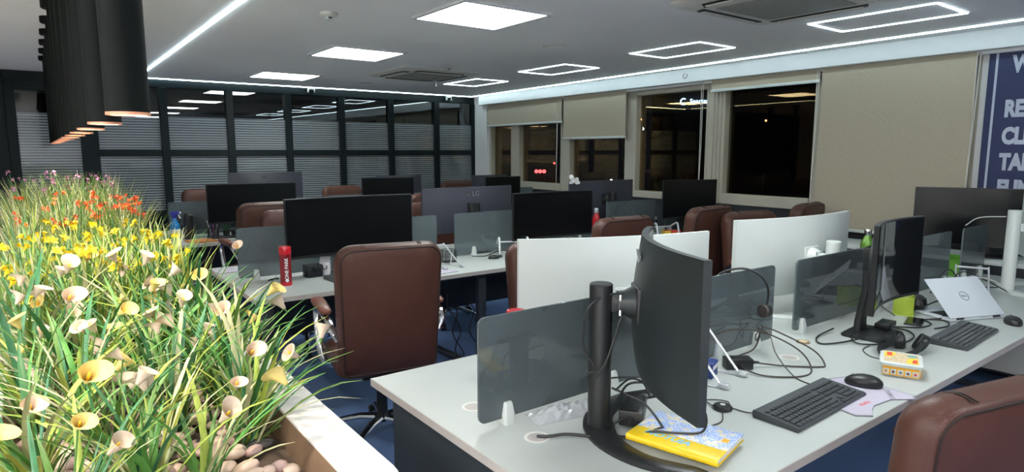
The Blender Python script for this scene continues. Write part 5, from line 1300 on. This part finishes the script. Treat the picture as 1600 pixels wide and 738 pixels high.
MB().lathe([(0.04, 0), (0.042, 0.004), (0.042, 0.11), (0.034, 0.125)], 22, None, 0, (True, False)).obj('jar', 'clear_plastic', t)
MB().lathe([(0.036, 0.122), (0.038, 0.126), (0.038, 0.148), (0.001, 0.15)], 22).obj('lid', 'offwhite', t)
t = thing('paper_bow', 'crumpled white paper bow stuck on top of the dark slate monitor', 'paper', (3.955, 4.33, 1.262), R(-30))
rb3 = random.Random(8); m = MB()
for a_, L_, W_ in ((2.2, 0.065, 0.022), (0.6, 0.045, 0.02), (-0.4, 0.055, 0.022), (3.6, 0.05, 0.018)):
    d_ = Vector((math.cos(a_), 0, math.sin(a_))); n_ = Vector((-d_.z, 0, d_.x))
    rows = [[tuple(d_ * L_ * u + n_ * W_ * e_ * math.sin(PI * (0.15 + 0.7 * u)) + Vector((0, 0.012 * math.sin(5 * u + e_ + a_), 0.02))) for e_ in (-1, -0.3, 0.4, 1)] for u in (0, 0.3, 0.6, 1.0)]
    m.loft(rows, (False, False), closed=False)
m.obj('folded_paper', 'paper', t, smooth=0)

# hanging leads below the middle desk
for i, (x, y, lb) in enumerate(((2.20, 3.62, 'black lead hanging under the middle desk beside the big chair'), (2.42, 4.02, 'black lead hanging under the middle desk near the leg'), (2.56, 4.0, 'second black lead hanging under the middle desk near the leg'))):
    cable([(x, y, 0.70), (x - 0.03, y + 0.02, 0.52), (x + 0.05, y - 0.02, 0.34), (x + 0.02, y, 0.18), (x + 0.09, y - 0.05, 0.008), (x - 0.06, y - 0.12, 0.006)], lb, 0.0045, group='leads hanging under the desks')

# ------------------------------------------------------------------ things on the back desk
t = thing('spray_bottle', 'blue spray bottle with trigger head at the end of the back desk', 'spray bottle', (0.965, 6.42, ZD), R(-20))
MB().lathe([(0.040, 0), (0.043, 0.005), (0.043, 0.11), (0.036, 0.15), (0.018, 0.185), (0.016, 0.20)], 22).obj('bottle', 'cyan_liquid', t)
MB().lathe([(0.0437, 0.04), (0.0437, 0.10)], 22, None, 0, (False, False)).obj('label_sleeve', 'paper', t)
hd = MB().box(-0.02, 0.02, -0.022, 0.022, 0.20, 0.232).box(-0.035, 0.045, -0.016, 0.016, 0.232, 0.262).obj('spray_head', 'blue_plastic', t, bevel=0.006)
MB().tube(bez([(0.035, 0, 0.235), (0.04, 0, 0.215), (0.05, 0, 0.195)], 4), 0.006, 6).obj('trigger', 'white_plastic', hd)
MB().lathe([(0.009, 0), (0.009, 0.012)], 10, T(0.045, 0, 0.248) @ RY(PI / 2)).obj('nozzle', 'white_plastic', hd)
t = thing('bottle', 'black cylindrical flask beside the blue spray bottle', 'bottle', (1.075, 6.40, ZD), 0, 'bottles')
MB().lathe([(0.038, 0), (0.040, 0.004), (0.040, 0.19)], 24).obj('body', 'dark_bottle', t)
MB().lathe([(0.041, 0.19), (0.041, 0.222), (0.03, 0.228), (0.026, 0.242), (0.001, 0.243)], 24).obj('cap', 'black_plastic', t)
MB().tube(bez([(0.04, 0, 0.205), (0.055, 0, 0.20), (0.055, 0, 0.18)], 4), 0.004, 6).obj('carry_loop', 'black_matte', t)
t = thing('mesh_pen_cup', 'black pen cup full of pens on the back desk', 'pen cup', (1.275, 6.37, ZD), 0, 'pen cups')
mesh_box(t, 0.04, 0.04, 0.10, 'black_matte')
for a_, b_, c_, mm in ((-0.02, 0.01, -0.05, 'paper'), (0.02, 0.0, 0.045, 'silver'), (0.0, 0.02, 0.01, 'pink_note'), (0.012, -0.02, 0.03, 'black_plastic'), (-0.015, -0.015, -0.02, 'blue_plastic')):
    MB().tube([(a_ * 0.4, b_ * 0.4, 0.006), (a_ + c_ * 0.6, b_, 0.15 + abs(c_) * 0.3)], 0.004, 6).obj('pen', mm, t)
t = thing('document_folder', 'orange folder of papers at the edge of the back desk', 'folder', (1.13, 6.16, ZD), R(8))
MB().box(-0.11, 0.11, -0.11, 0.11, 0, 0.003).obj('cover', 'orange_folder', t, smooth=0)
MB().box(-0.10, 0.10, -0.10, 0.10, 0.003, 0.008).obj('papers', 'tan_label', t, smooth=0)
MB().box(-0.11, 0.11, -0.11, 0.11, 0.008, 0.010).obj('cover', 'orange_folder', t, smooth=0)
t = thing('tablet', 'dark tablet lying behind the orange folder', 'tablet', (1.33, 6.28, ZD), R(-4))
MB().box(-0.13, 0.13, -0.03, 0.03, 0, 0.02).obj('case', 'black_plastic', t, bevel=0.004)
MB().box(-0.12, 0.12, -0.025, 0.025, 0.02, 0.0204).obj('glass', 'screen', t, smooth=0)
t = thing('desk_plant_pot', 'small dark leafy table plant beside the pen cup', 'plant', (1.40, 6.42, ZD))
MB().lathe([(0.025, 0), (0.034, 0.05), (0.036, 0.055), (0.031, 0.055), (0.028, 0.045), (0.001, 0.045)], 18).obj('pot', 'black_plastic', t)
m = MB(); r4 = random.Random(4)
for k in range(22): blade(m, r4.uniform(0.05, 0.10), 0.008, r4.uniform(0, 6.3), r4.uniform(0.1, 0.8), 0.9, 0, (0, 0), 4)
for i_ in range(len(m.v)): m.v[i_] = (m.v[i_][0], m.v[i_][1], m.v[i_][2] + 0.045)
m.obj('foliage', 'leaf_deep', t)['kind'] = 'stuff'
keyboard((1.66, 6.24), 2, 'black keyboard on the back desk below the wide screen', None, False)
t = thing('headphones', 'black headphones heaped on the back desk', 'headphones', (1.50, 6.33, ZD), R(30))
for s_ in (-1, 1):
    e_ = MB().lathe([(0.02, -0.014), (0.036, -0.01), (0.036, 0.008), (0.02, 0.014), (0.001, 0.015)], 18, T(s_ * 0.06, 0, 0.037) @ RY(PI / 2 + 0.3 * s_)).obj('ear_cup', 'black_plastic', t)
MB().tube(bez([(-0.06, 0, 0.045), (-0.05, 0.07, 0.06), (0, 0.10, 0.05), (0.05, 0.07, 0.06), (0.06, 0, 0.045)], 5), 0.008, 7).obj('headband', 'black_matte', t)
for x, y, s_, lb in ((1.83, 6.13, 0, 'small white charger plug on the back desk'), (1.58, 6.12, 1, 'crumpled white note on the back desk')):
    t = thing('charger_plug' if s_ == 0 else 'paper_note', lb, 'plug' if s_ == 0 else 'paper', (x, y, ZD))
    MB().box(-0.025, 0.025, -0.02, 0.02, 0, 0.03 if s_ == 0 else 0.004).obj('body', 'paper', t, bevel=0.003)
    MB().box(0.025, 0.037, -0.008, 0.008, 0.004, 0.008 if s_ else 0.02).obj('tab', 'silver', t, smooth=0)

# text becomes plain meshes
dg = bpy.context.evaluated_depsgraph_get()
for o in [o for o in COL.objects if o.type == 'FONT']:
    me = bpy.data.meshes.new_from_object(o.evaluated_get(dg))
    n_, p_, ml_, sc_ = o.name, o.parent, o.matrix_local.copy(), o.scale.copy()
    bpy.data.objects.remove(o)
    q = place(n_, me, p_); q.matrix_local = ml_
